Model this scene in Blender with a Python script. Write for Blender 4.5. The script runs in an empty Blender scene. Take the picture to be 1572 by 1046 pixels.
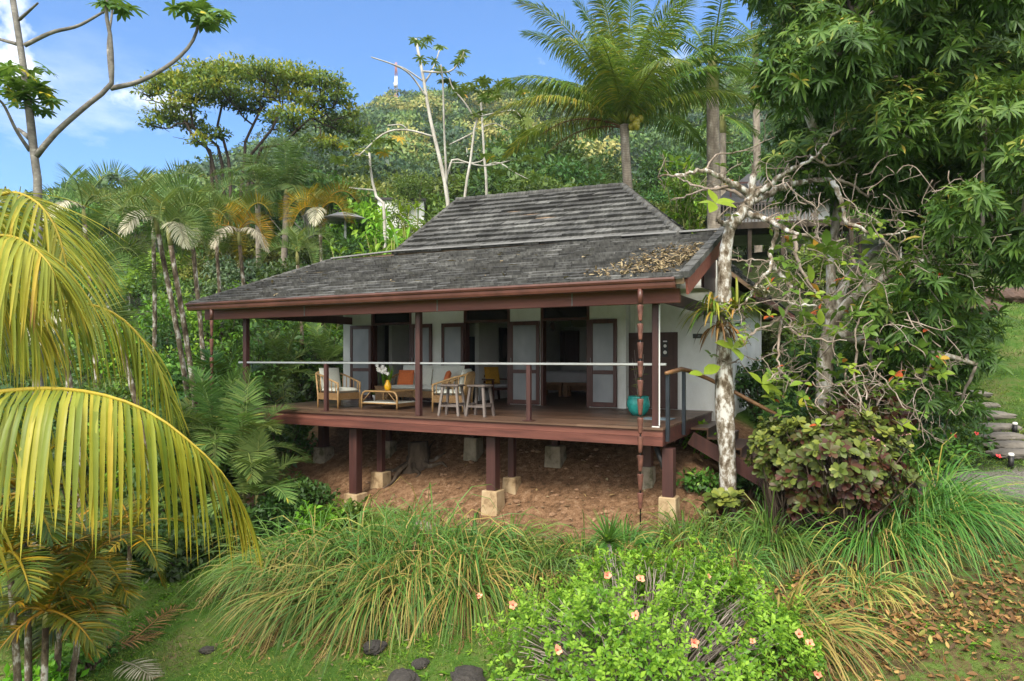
import bpy, math
import numpy as np
from mathutils import Vector
PI = math.pi
rng = np.random.default_rng(11)
SC = bpy.context.scene
COL = SC.collection
F, CX, HY, CZ = 1048.0, 786.0, 549.0, 1.17
TH = math.radians(27.34)
CT, ST = math.cos(TH), math.sin(TH)

# ---------------------------------------------------------------- coordinates
def H(X, Y, Z=0.0):                       # house axes (X along the facade, Y into the house) -> world
    return np.array([X*CT + Y*ST, -X*ST + Y*CT, Z], float)
def Hs(A):
    A = np.asarray(A, float)
    return np.stack([A[:, 0]*CT + A[:, 1]*ST, -A[:, 0]*ST + A[:, 1]*CT, A[:, 2]], 1)
def P(px, py, d):                         # photo pixel at a given distance in front of the camera
    return np.array([(px-CX)/F*d, d, CZ-(py-HY)/F*d], float)
def XH(px, Y):                            # facade X of a photo column on the plane Y
    a = (px-CX)/F
    return Y*(a*CT-ST)/(a*ST+CT)
def nrm(a):
    a = np.asarray(a, float)
    return a/np.maximum(np.linalg.norm(a, axis=-1, keepdims=True), 1e-9)
def rv(n, r=None):
    return nrm((r or rng).normal(size=(n, 3)))
def sst(a, b, x):
    t = np.clip((x-a)/(b-a), 0, 1); return t*t*(3-2*t)
def fnoise(x, y, s=1.0, seed=0):
    v = 0; a = 1
    for k in range(4):
        f = s*2.03**k; o = seed*1.7+k*2.3
        v = v + a*(np.sin(x*f*1.0+1.3*np.sin(y*f*.7+o)+o)*np.cos(y*f*1.1+1.1*np.sin(x*f*.8-o)-o)); a *= .55
    return v

# ---------------------------------------------------------------- mesh builder
ORG = {}
def L0(p): return np.linalg.norm(np.diff(p, axis=0), axis=1).sum()
class MB:
    def __init__(s): s.V = []; s.Fa = []; s.R = []; s.n = 0
    def add(s, V, faces, r=.5, m=0, sm=False):
        V = np.asarray(V, float).reshape(-1, 3)
        if not isinstance(faces, list): faces = [faces]
        for f in faces:
            f = np.asarray(f, np.int64)
            if f.size: s.Fa.append((f+s.n, m, sm))
        s.V.append(V); s.R.append(np.broadcast_to(np.asarray(r, float), (len(V),))); s.n += len(V)
        return s
    def build(s, name, mats, parent=None, base=None, local=False, bevel=0):
        if not isinstance(mats, (list, tuple)): mats = [mats]
        V = np.concatenate(s.V)
        if parent is None:
            if base is None: base = np.array([(V[:, 0].min()+V[:, 0].max())/2, (V[:, 1].min()+V[:, 1].max())/2, V[:, 2].min()])
            org = np.zeros(3) if local else np.asarray(base, float)
        else: org = ORG[parent.name]
        me = bpy.data.meshes.new(name)
        me.vertices.add(len(V)); me.vertices.foreach_set('co', (V-org).astype(np.float32).ravel())
        lv = np.concatenate([f.ravel() for f, _, _ in s.Fa]).astype(np.int32)
        cnt = np.concatenate([np.full(len(f), f.shape[1]) for f, _, _ in s.Fa])
        me.loops.add(len(lv)); me.loops.foreach_set('vertex_index', lv)
        me.polygons.add(len(cnt))
        me.polygons.foreach_set('loop_start', (np.cumsum(cnt)-cnt).astype(np.int32))
        me.polygons.foreach_set('material_index', np.concatenate([np.full(len(f), m) for f, m, _ in s.Fa]).astype(np.int32))
        me.polygons.foreach_set('use_smooth', np.concatenate([np.full(len(f), sm) for f, _, sm in s.Fa]).astype(bool))
        a = me.attributes.new('rnd', 'FLOAT', 'POINT')
        a.data.foreach_set('value', np.concatenate(s.R).astype(np.float32))
        for m in mats: me.materials.append(m)
        me.update(calc_edges=True); me.validate()
        o = bpy.data.objects.new(name, me); COL.objects.link(o)
        ORG[o.name] = org
        if parent is None: o.location = base if base is not None else (0, 0, 0)
        else: o.parent = parent
        if bevel:
            b = o.modifiers.new('Bevel', 'BEVEL'); b.width = bevel; b.segments = 1; b.limit_method = 'ANGLE'
        return o
    # ---- primitives
    def box(s, lo, hi, T=None, r=.5, m=0):
        x0, y0, z0 = lo; x1, y1, z1 = hi
        V = np.array([[x0, y0, z0], [x1, y0, z0], [x1, y1, z0], [x0, y1, z0], [x0, y0, z1], [x1, y0, z1], [x1, y1, z1], [x0, y1, z1]], float)
        if T is not None: V = T(V)
        return s.add(V, np.array([[0, 3, 2, 1], [4, 5, 6, 7], [0, 1, 5, 4], [1, 2, 6, 5], [2, 3, 7, 6], [3, 0, 4, 7]]), r, m)
    def hbox(s, lo, hi, r=.5, m=0): return s.box(lo, hi, Hs, r, m)
    def beam(s, p0, p1, w, h, up=(0, 0, 1), r=.5, m=0):
        p0 = np.asarray(p0, float); p1 = np.asarray(p1, float)
        d = nrm(p1-p0); sd = nrm(np.cross(d, up)); u = np.cross(sd, d)
        V = [p + a*sd*w/2 + b*u*h/2 for p in (p0, p1) for a, b in ((-1, -1), (1, -1), (1, 1), (-1, 1))]
        return s.add(V, np.array([[0, 1, 2, 3], [7, 6, 5, 4], [0, 4, 5, 1], [1, 5, 6, 2], [2, 6, 7, 3], [3, 7, 4, 0]]), r, m)
    def tube(s, pts, rad, sides=7, r=.5, m=0, cap=True, jit=0.0, knob=0.0):
        pts = np.asarray(pts, float); n = len(pts)
        rad = np.broadcast_to(np.asarray(rad, float), (n,))
        t = np.gradient(pts, axis=0); t = nrm(t)
        ref = np.array([0, 0, 1.0]) if abs(t[0][2]) < .9 else np.array([1.0, 0, 0])
        a = nrm(np.cross(t, ref)); bad = np.abs(t@ref) > .985
        if bad.any():
            a[bad] = nrm(np.cross(t[bad], np.array([.3, 1, .2])))
        for i in range(1, n):                     # keep the frame from flipping
            v = a[i-1]-t[i]*np.dot(a[i-1], t[i]); a[i] = v/max(np.linalg.norm(v), 1e-9)
        b = np.cross(t, a)
        an = np.arange(sides)*2*PI/sides
        R = rad[:, None]*np.ones((n, sides))
        if knob:
            zz = np.arange(n)[:, None]*L0(pts)/n; R = R*(1+knob*fnoise(zz*3.1+0*an, np.cos(an)[None]*1.3+np.sin(an)[None]*.9+zz, 1.6, 3)+.5*knob*fnoise(zz*9, an[None]*2+zz*4, 1.5, 8))
        if jit: R = R*(1+rng.normal(0, jit, (n, sides)))
        V = pts[:, None]+R[..., None]*(np.cos(an)[None, :, None]*a[:, None]+np.sin(an)[None, :, None]*b[:, None])
        i = np.arange(n-1)[:, None]*sides; j = np.arange(sides)[None]; k = (j+1) % sides
        q = np.stack([i+j, i+k, i+sides+k, i+sides+j], -1).reshape(-1, 4)
        fs = [q]
        if cap: fs += [np.arange(sides)[None, ::-1], (np.arange(sides)+(n-1)*sides)[None]]
        rr = np.repeat(np.broadcast_to(np.asarray(r, float), (n,)), sides)
        return s.add(V.reshape(-1, 3), fs, rr, m, True)
    def lathe(s, prof, c=(0, 0, 0), n=20, r=.5, m=0, sm=True):
        prof = np.asarray(prof, float); an = np.arange(n)*2*PI/n
        V = np.stack([prof[:, 0:1]*np.cos(an), prof[:, 0:1]*np.sin(an), prof[:, 1:2]*np.ones(n)], -1).reshape(-1, 3)+np.asarray(c, float)
        i = np.arange(len(prof)-1)[:, None]*n; j = np.arange(n)[None]; k = (j+1) % n
        fs = [np.stack([i+j, i+k, i+n+k, i+n+j], -1).reshape(-1, 4)]
        if prof[0, 0] > 1e-5: fs.append(np.arange(n)[None, ::-1])
        if prof[-1, 0] > 1e-5: fs.append((np.arange(n)+(len(prof)-1)*n)[None])
        return s.add(V, fs, r, m, sm)
    def pillow(s, c, sx, sy, sz, T=None, p=.55, n=10, r=.5, m=0):
        u = np.linspace(-1, 1, n+1); U, W = np.meshgrid(u, u, indexing='ij')
        hgt = ((1-U**4)*(1-W**4))**p
        x = U*sx/2*(1-.05*(1-np.abs(W))*0-.04*W**2*0); y = W*sy/2
        V = np.concatenate([np.stack([x, y, hgt*sz/2], -1).reshape(-1, 3), np.stack([x, y, -hgt*sz/2], -1).reshape(-1, 3)])
        V = V+np.asarray(c, float)
        if T is not None: V = T(V)
        i, j = np.meshgrid(np.arange(n), np.arange(n), indexing='ij'); q = (i*(n+1)+j).ravel()
        f = np.stack([q, q+n+1, q+n+2, q+1], -1); N = (n+1)**2
        return s.add(V, [f, f[:, ::-1]+N], r, m, True)
    def blob(s, c, rad, sub=3, amp=.2, fr=1.5, seed=0, r=.5, m=0, sm=False, flat=None):
        import bmesh
        bm = bmesh.new(); bmesh.ops.create_icosphere(bm, subdivisions=sub, radius=1)
        V = np.array([v.co[:] for v in bm.verts]); f = np.array([[v.index for v in q.verts] for q in bm.faces]); bm.free()
        k = 1+amp*(fnoise(V[:, 0]*fr+seed, V[:, 1]*fr+V[:, 2]*fr*1.3, 1.0, seed))
        V = V*k[:, None]*np.asarray(rad, float)+np.asarray(c, float)
        return s.add(V, f, r, m, sm)
    # ---- strips: leaflets, blades, leaves
    def strips(s, C, S, r, N=None, fold=0.0, m=0):
        """C (n,k,3) centre lines, S (n,k,3) half-width vectors; fold lifts both edges along N (n,k,3)"""
        n, k = C.shape[:2]
        r = np.asarray(r, float); r = np.broadcast_to(r, (n,)) if r.ndim < 2 else r
        rep = (lambda q: np.repeat(r, k*q)) if r.ndim == 1 else (lambda q: np.repeat(r.ravel(), q))
        if fold and N is not None:
            hw = np.linalg.norm(S, axis=-1, keepdims=True)
            V = np.stack([C-S+N*hw*fold, C, C+S+N*hw*fold], 2)       # n,k,3,3
            b = (np.arange(n)[:, None]*k+np.arange(k-1)[None])*3
            q = np.concatenate([np.stack([b, b+1, b+4, b+3], -1).reshape(-1, 4), np.stack([b+1, b+2, b+5, b+4], -1).reshape(-1, 4)])
            return s.add(V.reshape(-1, 3), q, rep(3), m, True)
        V = np.stack([C-S, C+S], 2)
        b = (np.arange(n)[:, None]*k+np.arange(k-1)[None])*2
        q = np.stack([b, b+1, b+3, b+2], -1).reshape(-1, 4)
        return s.add(V.reshape(-1, 3), q, rep(2), m, True)
    def leaves(s, p, d, N, L, W, r=.5, segs=3, droop=.4, prof=None, fold=.25, m=0, tipr=0.0):
        """bending leaves: start p, direction d, face normal N"""
        p = np.asarray(p, float); n = len(p)
        if n == 0: return s
        d = nrm(d); L = np.broadcast_to(np.asarray(L, float), (n,))[:, None]; W = np.broadcast_to(np.asarray(W, float), (n,))
        droop = np.broadcast_to(np.asarray(droop, float), (n,))[:, None]
        C = [p]; D = [d]; q = p.copy()
        for k in range(segs):
            dk = d.copy(); dk[:, 2] -= (droop*(k+.6)/segs)[:, 0]; dk = nrm(dk)
            q = q+dk*L/segs; C.append(q); D.append(dk)
        C = np.stack(C, 1); D = np.stack(D, 1)
        sd = np.cross(D, np.asarray(N, float)[:, None]); ln = np.linalg.norm(sd, axis=-1, keepdims=True)
        sd = np.where(ln < .05, np.cross(D, np.array([.31, .77, .2])), sd); sd = nrm(sd)
        up = np.cross(sd, D)
        if tipr: r = np.clip(np.broadcast_to(np.asarray(r, float), (n,))[:, None]*.88+tipr*np.linspace(0, 1, segs+1)[None]**5*rng.uniform(.2, 1.3, (n, 1)), 0, 1)
        if prof is None: prof = LEAF[segs]
        S = sd*(W[:, None]/2*np.asarray(prof)[None])[..., None]
        return s.strips(C, S, r, up, fold, m)
LEAF = {1: [1, .4], 2: [.25, 1, .03], 3: [.15, 1, .8, .02], 4: [.12, .85, 1, .65, .02], 5: [.3, .9, 1, .85, .55, .02], 6: [.5, .9, 1, .95, .8, .5, .02]}

def put(o, label, cat, group=None, kind=None):
    if label: o['label'] = label
    if cat: o['category'] = cat
    if group: o['group'] = group
    if kind: o['kind'] = kind
    return o
def thing(name, label, cat, loc, rz=0.0, group=None, local=False):
    o = bpy.data.objects.new(name, None); COL.objects.link(o); o.empty_display_size = .2
    o.location = [float(v) for v in loc]; o.rotation_euler = (0, 0, rz)
    ORG[o.name] = np.zeros(3) if local else np.asarray(loc, float)
    return put(o, label, cat, group)
def dup(root, loc, rz=0.0, sc=1.0, label=None, group=None):
    def cp(o, par):
        c = o.copy(); COL.objects.link(c); ORG[c.name] = ORG[o.name]
        if par is not None: c.parent = par
        for ch in [x for x in o.children]: cp(ch, c)
        return c
    r = cp(root, None); r.location = [float(v) for v in loc]; r.rotation_euler = (0, 0, rz)
    r.scale = (sc, sc, sc) if np.isscalar(sc) else sc
    if label: r['label'] = label
    if group: r['group'] = group
    return r

# ---------------------------------------------------------------- materials
def s2l(c):
    return tuple((x/12.92 if x <= .04045 else ((x+.055)/1.055)**2.4) for x in c)
def newmat(name):
    m = bpy.data.materials.new(name); m.use_nodes = True
    nt = m.node_tree; nt.nodes.clear()
    out = nt.nodes.new('ShaderNodeOutputMaterial'); bs = nt.nodes.new('ShaderNodeBsdfPrincipled')
    nt.links.new(bs.outputs[0], out.inputs[0])
    return m, nt, bs, out
def ND(nt, t, **kw):
    n = nt.nodes.new('ShaderNode'+t)
    for k, v in kw.items():
        if k in n.inputs.keys() if isinstance(k, str) else False: n.inputs[k].default_value = v
        else: setattr(n, k, v)
    return n
def ramp(nt, fac, stops, interp='LINEAR'):
    r = nt.nodes.new('ShaderNodeValToRGB'); r.color_ramp.interpolation = interp
    el = r.color_ramp.elements
    while len(el) < len(stops): el.new(.5)
    for e, (p, c) in zip(el, stops): e.position = p; e.color = (*c[:3], 1)
    if fac is not None: nt.links.new(fac, r.inputs[0])
    return r.outputs[0]
def mixc(nt, fac, a, b, mode='MIX'):
    n = nt.nodes.new('ShaderNodeMix'); n.data_type = 'RGBA'; n.blend_type = mode
    for sock, v in ((n.inputs[0], fac), (n.inputs[6], a), (n.inputs[7], b)):
        if isinstance(v, (int, float)): sock.default_value = v
        elif isinstance(v, tuple): sock.default_value = (*v[:3], 1)
        else: nt.links.new(v, sock)
    return n.outputs[2]
def mth(nt, op, a, b=0.0, c=None):
    n = nt.nodes.new('ShaderNodeMath'); n.operation = op
    for i, v in enumerate((a, b) if c is None else (a, b, c)):
        if isinstance(v, (int, float)): n.inputs[i].default_value = v
        else: nt.links.new(v, n.inputs[i])
    return n.outputs[0]
def coords(nt, scale=(1, 1, 1), rz=0.0, kind='Object'):
    t = nt.nodes.new('ShaderNodeTexCoord'); mp = nt.nodes.new('ShaderNodeMapping')
    mp.inputs['Scale'].default_value = scale
    if kind == 'World':
        g = nt.nodes.new('ShaderNodeNewGeometry'); src = g.outputs['Position']
        if rz:
            m0 = nt.nodes.new('ShaderNodeMapping'); m0.inputs['Rotation'].default_value = (0, 0, rz); nt.links.new(src, m0.inputs[0]); src = m0.outputs[0]
        nt.links.new(src, mp.inputs[0])
    else: nt.links.new(t.outputs[kind], mp.inputs[0])
    return mp.outputs[0]
def noise(nt, vec, scale=5, detail=4, rough=.55, out='Fac'):
    n = nt.nodes.new('ShaderNodeTexNoise'); n.inputs['Scale'].default_value = scale
    n.inputs['Detail'].default_value = detail; n.inputs['Roughness'].default_value = rough
    if vec is not None: nt.links.new(vec, n.inputs['Vector'])
    return n.outputs[out]
def bump(nt, bs, h, strength=.3, dist=.02):
    b = nt.nodes.new('ShaderNodeBump'); b.inputs['Strength'].default_value = strength; b.inputs['Distance'].default_value = dist
    nt.links.new(h, b.inputs['Height']); nt.links.new(b.outputs[0], bs.inputs['Normal'])
def rndattr(nt):
    a = nt.nodes.new('ShaderNodeAttribute'); a.attribute_name = 'rnd'; return a.outputs['Fac']

def m_plain(name, c, rough=.5, var=.15, sc=6, metal=0.0, bmp=0.0, spec=.5):
    m, nt, bs, _ = newmat(name); v = coords(nt)
    n = noise(nt, v, sc, 5)
    lo = tuple(x*(1-var) for x in c); hi = tuple(min(1, x*(1+var)) for x in c)
    nt.links.new(ramp(nt, n, [(.3, lo), (.7, hi)]), bs.inputs['Base Color'])
    bs.inputs['Roughness'].default_value = rough; bs.inputs['Metallic'].default_value = metal
    bs.inputs['Specular IOR Level'].default_value = spec
    if bmp: bump(nt, bs, noise(nt, v, sc*6, 4), bmp, .01)
    return m
def m_wood(name, cs, rough=.45, axis='X', world=True, sc=1.0, spec=.4, bmp=.15):
    m, nt, bs, _ = newmat(name)
    k = {'X': (.8, 14, 14), 'Y': (14, .8, 14), 'Z': (14, 14, .8)}[axis]
    v = coords(nt, tuple(x*sc for x in k), TH if world else 0, 'World' if world else 'Object')
    n = noise(nt, v, 1.0, 6, .6)
    f = mth(nt, 'ADD', n, mth(nt, 'MULTIPLY', mth(nt, 'SUBTRACT', rndattr(nt), .5), .7))
    col = ramp(nt, f, [(.25, cs[0]), (.5, cs[1]), (.75, cs[2])])
    big = noise(nt, coords(nt, (1, 1, 1), 0, 'World'), 1.7, 3)
    col = mixc(nt, mth(nt, 'MULTIPLY', big, .5), col, tuple(x*.5 for x in cs[0]), 'MIX')
    nt.links.new(col, bs.inputs['Base Color'])
    bs.inputs['Roughness'].default_value = rough; bs.inputs['Specular IOR Level'].default_value = spec
    bump(nt, bs, n, bmp, .01)
    return m
def m_leaf(name, stops, rough=.45, tr=.25, spec=.35, objvar=.25, trc=None, gain=1.7):
    m, nt, bs, out = newmat(name)
    r = rndattr(nt)
    if gain != 1: stops = [(p, (c[0]*gain*1.04, c[1]*gain, c[2]*gain*.75)) for p, c in stops]
    col = ramp(nt, r, stops)
    if objvar:
        oi = nt.nodes.new('ShaderNodeObjectInfo')
        hsv = nt.nodes.new('ShaderNodeHueSaturation')
        nt.links.new(mth(nt, 'ADD', mth(nt, 'MULTIPLY', oi.outputs['Random'], objvar*2), 1-objvar), hsv.inputs['Value'])
        nt.links.new(mth(nt, 'ADD', mth(nt, 'MULTIPLY', oi.outputs['Random'], .05), .475), hsv.inputs['Hue'])
        nt.links.new(col, hsv.inputs['Color']); col = hsv.outputs[0]
    n = noise(nt, coords(nt), 9, 2)
    col = mixc(nt, .35, col, ramp(nt, n, [(.3, (.55, .55, .55)), (.7, (1, 1, 1))]), 'MULTIPLY')
    nt.links.new(col, bs.inputs['Base Color'])
    bs.inputs['Roughness'].default_value = rough; bs.inputs['Specular IOR Level'].default_value = spec
    if tr:
        t = nt.nodes.new('ShaderNodeBsdfTranslucent'); mx = nt.nodes.new('ShaderNodeMixShader')
        nt.links.new(mixc(nt, .35, col, trc or (.25, .35, .03)), t.inputs[0]); mx.inputs[0].default_value = tr
        nt.links.new(bs.outputs[0], mx.inputs[1]); nt.links.new(t.outputs[0], mx.inputs[2]); nt.links.new(mx.outputs[0], out.inputs[0])
    return m
def m_bark(name, c1, c2, c3=None, sc=4, rough=.85, stretch=.35, bands=0.0, lo=.36, mid=.6, hi=.68):
    m, nt, bs, _ = newmat(name)
    v = coords(nt, (1, 1, stretch)); n = noise(nt, v, sc, 6, .65)
    st = [(lo, c1), (mid, c2)] + ([(hi, c3)] if c3 else [])
    col = ramp(nt, n, st)
    if bands:
        w = nt.nodes.new('ShaderNodeTexWave'); w.bands_direction = 'Z'; w.inputs['Scale'].default_value = bands; w.inputs['Distortion'].default_value = 1.2
        nt.links.new(coords(nt), w.inputs[0])
        col = mixc(nt, mth(nt, 'MULTIPLY', mth(nt, 'POWER', w.outputs['Fac'], 6), .6), col, tuple(x*.35 for x in c1))
    nt.links.new(col, bs.inputs['Base Color']); bs.inputs['Roughness'].default_value = rough
    bs.inputs['Specular IOR Level'].default_value = .15
    bump(nt, bs, n, .6, .02)
    return m
G = s2l
M = {}
M['board'] = m_wood('deck_boards', [(.06, .032, .02), (.125, .07, .045), (.19, .115, .078)], .42, 'X')
M['redbeam'] = m_wood('red_stained_timber', [(.075, .024, .018), (.155, .052, .038), (.23, .088, .064)], .5, 'X')
M['redpost'] = m_wood('dark_red_post', [(.035, .014, .013), (.07, .026, .022), (.10, .04, .034)], .5, 'Z')
M['fascia'] = m_wood('red_fascia', [(.17, .052, .042), (.25, .082, .064), (.31, .115, .09)], .55, 'X')
M['gutter'] = m_plain('brown_gutter', (.092, .034, .025), .35, .3, 3)
M['doorwood'] = m_wood('door_frame_wood', [(.045, .014, .010), (.085, .027, .019), (.12, .042, .03)], .4, 'Z')
M['darkdoor'] = m_wood('dark_brown_door', [(.045, .018, .014), (.07, .03, .023), (.09, .042, .033)], .5, 'Z')
M['oldwood'] = m_wood('weathered_grey_brown_wood', [(.07, .055, .05), (.13, .105, .095), (.19, .16, .145)], .6, 'Z', False)
M['steel'] = m_plain('brushed_rail_metal', (.52, .53, .53), .38, .06, 8, .85)
M['whitepaint'] = m_plain('white_paint', (.62, .64, .62), .5, .05)
M['darkmetal'] = m_plain('dark_blue_metal', (.025, .032, .042), .35, .2, 6, .3)
M['concrete'] = m_bark('mossy_concrete', (.09, .085, .05), (.24, .205, .155), (.32, .28, .22), 4, stretch=.8, lo=.36, mid=.5, hi=.66)
M['pale_concrete'] = m_bark('mud_stained_concrete', (.17, .11, .06), (.36, .26, .15), (.43, .33, .21), 4, stretch=.8, lo=.36, mid=.5, hi=.66)
M['rattan'] = m_plain('golden_rattan', (.38, .235, .10), .4, .25, 14)
M['weave'] = m_plain('woven_rattan', (.26, .15, .06), .55, .35, 40, 0, .6)
M['cushion'] = m_plain('pale_cushion_fabric', (.62, .64, .58), .9, .08, 30, 0, .2)
M['orange'] = m_plain('orange_cushion_fabric', (.62, .16, .045), .85, .1, 30)
M['mustard'] = m_plain('mustard_fabric', (.55, .29, .02), .85, .12, 20)
M['yellowglaze'] = m_plain('yellow_glaze', (.75, .42, .015), .2, .06, 4)
M['teal'] = m_plain('turquoise_glaze', (.025, .30, .27), .25, .3, 9)
M['terra'] = m_plain('soil', (.05, .03, .02), .95, .3, 20)
M['cloth'] = m_plain('white_cloth', (.62, .63, .66), .85, .04)
M['tablewood'] = m_wood('light_table_wood', [(.16, .075, .03), (.26, .13, .055), (.34, .18, .08)], .45, 'X', False)
M['black'] = m_plain('black_wood', (.012, .011, .011), .5, .2)
M['copper'] = m_plain('rust_red_copper', (.14, .058, .042), .45, .5, 12, .25, .2)
M['petal'] = m_plain('white_petal', (.8, .79, .76), .6, .04)
M['mat_blue'] = m_plain('grey_blue_mat', (.16, .22, .26), .9, .1)
M['slate'] = m_plain('dark_slate_roof', (.045, .045, .047), .8, .3, 3, 0, .3)
M['sign'] = m_plain('green_black_sign', (.02, .03, .025), .5, .1)
M['lead'] = m_plain('grey_lead', (.2, .2, .2), .5, .1)

def m_wall():
    m, nt, bs, _ = newmat('white_stucco')
    v = coords(nt, (1, 1, 1), 0, 'World')
    n = noise(nt, v, 1.1, 6, .6); n2 = noise(nt, coords(nt, (2.2, 2.2, .9), 0, 'World'), 1.4, 6, .65)
    col = ramp(nt, n, [(.3, (.66, .68, .66)), (.65, (.82, .84, .83))])
    col = mixc(nt, mth(nt, 'MULTIPLY', mth(nt, 'POWER', n2, 4), 1.6), col, (.45, .44, .37))
    nt.links.new(col, bs.inputs['Base Color']); bs.inputs['Roughness'].default_value = .9; bs.inputs['Specular IOR Level'].default_value = .2
    bump(nt, bs, noise(nt, v, 60, 3), .12, .01)
    return m
M['wall'] = m_wall()
M['inner'] = m_plain('interior_plaster', (.72, .72, .70), .9, .06, 2)
def m_pane():
    m, nt, bs, _ = newmat('frosted_door_pane')
    n = noise(nt, coords(nt, (1, 1, .6), 0, 'World'), 1.3, 3)
    nt.links.new(ramp(nt, n, [(.3, (.14, .155, .17)), (.7, (.27, .29, .305))]), bs.inputs['Base Color'])
    bs.inputs['Roughness'].default_value = .28
    return m
M['pane'] = m_pane()
def m_darkglass():
    m, nt, bs, _ = newmat('dark_transom_glass')
    bs.inputs['Base Color'].default_value = (.012, .013, .014, 1); bs.inputs['Roughness'].default_value = .08
    return m
M['darkglass'] = m_darkglass()
def m_tile():
    m, nt, bs, _ = newmat('weathered_roof_tile')
    r = rndattr(nt)
    v = coords(nt, (1, 1, 1), TH, 'World')
    n = noise(nt, coords(nt, (9, 1.6, 1.6), TH, 'World'), 1.6, 6, .65)
    big = noise(nt, v, .8, 4)
    f = mth(nt, 'ADD', mth(nt, 'MULTIPLY', n, .75), mth(nt, 'MULTIPLY', r, .3))
    col = ramp(nt, f, [(.22, (.018, .018, .0175)), (.45, (.062, .062, .060)), (.62, (.128, .128, .122)), (.85, (.26, .26, .25))])
    col = mixc(nt, ramp(nt, big, [(.42, (0, 0, 0)), (.68, (.65, .65, .65))]), col, (.022, .021, .019))
    moss = noise(nt, v, 2.2, 5, .7)
    col = mixc(nt, ramp(nt, moss, [(.62, (0, 0, 0)), (.74, (.35, .35, .35))]), col, (.07, .075, .03))
    nt.links.new(col, bs.inputs['Base Color']); bs.inputs['Roughness'].default_value = .85; bs.inputs['Specular IOR Level'].default_value = .25
    bump(nt, bs, n, .6, .03)
    return m
M['tile'] = m_tile()

# foliage palettes (base colours)
M['lf_mid'] = m_leaf('broadleaf_green', [(0, (.018, .045, .010)), (.4, (.040, .095, .018)), (.75, (.085, .16, .028)), (1, (.16, .22, .04))])
M['lf_dark'] = m_leaf('dark_green_leaf', [(0, (.012, .032, .010)), (.5, (.026, .066, .018)), (.85, (.05, .11, .028)), (1, (.10, .16, .03))])
M['lf_olive'] = m_leaf('olive_leaf', [(0, (.030, .045, .012)), (.5, (.075, .105, .022)), (1, (.17, .18, .04))])
M['lf_yellow'] = m_leaf('yellow_green_leaf', [(0, (.035, .06, .010)), (.4, (.095, .13, .015)), (.8, (.21, .21, .02)), (1, (.33, .24, .02))])
M['lf_bright'] = m_leaf('bright_green_leaf', [(0, (.03, .08, .008)), (.5, (.09, .20, .015)), (1, (.20, .32, .03))], tr=.35)
M['lf_blue'] = m_leaf('blue_green_leaf', [(0, (.014, .036, .022)), (.5, (.035, .075, .045)), (1, (.08, .13, .07))])
M['lf_mango'] = m_leaf('mango_leaf', [(0, (.014, .04, .010)), (.5, (.04, .092, .02)), (.84, (.085, .145, .03)), (.95, (.17, .2, .05)), (1, (.30, .25, .07))], rough=.48, spec=.3, objvar=0, tr=.25, gain=1.6)
M['lf_gold'] = m_leaf('golden_palm_leaf', [(0, (.11, .17, .03)), (.4, (.26, .30, .045)), (.7, (.40, .36, .055)), (.86, (.46, .35, .055)), (1, (.22, .12, .04))], tr=.35, objvar=0, trc=(.5, .4, .02), gain=1.15)
M['lf_coco'] = m_leaf('coconut_palm_leaf', [(0, (.025, .06, .012)), (.5, (.06, .125, .02)), (.85, (.15, .20, .03)), (1, (.30, .26, .04))], rough=.35, spec=.5, objvar=.1, tr=.3)
M['lf_areca'] = m_leaf('cane_palm_leaf', [(0, (.022, .055, .02)), (.5, (.065, .115, .038)), (.85, (.12, .165, .06)), (1, (.25, .2, .04))], objvar=.15, tr=.25)
M['lf_orange'] = m_leaf('orange_green_palm_leaf', [(0, (.035, .07, .012)), (.45, (.09, .12, .015)), (.72, (.26, .18, .015)), (1, (.5, .22, .015))], objvar=.1, tr=.3, trc=(.5, .3, .01), gain=1.15)
M['lf_dead'] = m_leaf('dry_grey_palm_leaf', [(0, (.10, .08, .06)), (.5, (.26, .245, .23)), (1, (.46, .455, .45))], objvar=.1, tr=.1, trc=(.3, .25, .15), gain=1.15)
M['lf_brown'] = m_leaf('dry_brown_leaf', [(0, (.05, .03, .018)), (.35, (.13, .07, .034)), (.7, (.26, .14, .06)), (.92, (.36, .24, .11)), (1, (.26, .27, .09))], objvar=0, tr=.1, trc=(.4, .2, .04), rough=.7, gain=1.15)
M['lf_debris'] = m_leaf('roof_leaf_debris', [(0, (.05, .035, .025)), (.4, (.15, .11, .075)), (.8, (.30, .25, .19)), (1, (.30, .19, .09))], objvar=0, tr=.05, rough=.8, gain=1.15)
M['lf_grass'] = m_leaf('long_grass_blade', [(0, (.02, .06, .014)), (.45, (.05, .125, .025)), (.8, (.10, .165, .04)), (.9, (.15, .17, .05)), (1, (.25, .19, .07))], objvar=.12, tr=.25)
M['lf_straw'] = m_leaf('straw_stalk', [(0, (.12, .075, .035)), (.5, (.24, .165, .08)), (1, (.36, .28, .13))], objvar=.1, tr=.1, gain=1.15)
M['lf_lawn'] = m_leaf('lawn_grass_blade', [(0, (.035, .075, .012)), (.5, (.07, .135, .018)), (.85, (.12, .17, .03)), (1, (.26, .23, .08))], objvar=0, tr=.2)
M['lf_purple'] = m_leaf('purple_green_leaf', [(0, (.030, .008, .010)), (.30, (.07, .024, .02)), (.5, (.05, .065, .02)), (.8, (.085, .125, .03)), (1, (.17, .2, .045))], rough=.45, spec=.3, objvar=0, tr=.12, gain=1.15)
M['lf_almond'] = m_leaf('almond_leaf', [(0, (.05, .10, .02)), (.5, (.08, .15, .03)), (.93, (.17, .24, .03)), (.97, (.33, .14, .03)), (1, (.30, .06, .03))], objvar=0, tr=.35, rough=.4)
M['lf_cec'] = m_leaf('cecropia_leaf', [(0, (.025, .055, .014)), (.5, (.055, .105, .025)), (.92, (.11, .16, .04)), (1, (.36, .25, .02))], objvar=.1, tr=.3)
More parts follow.
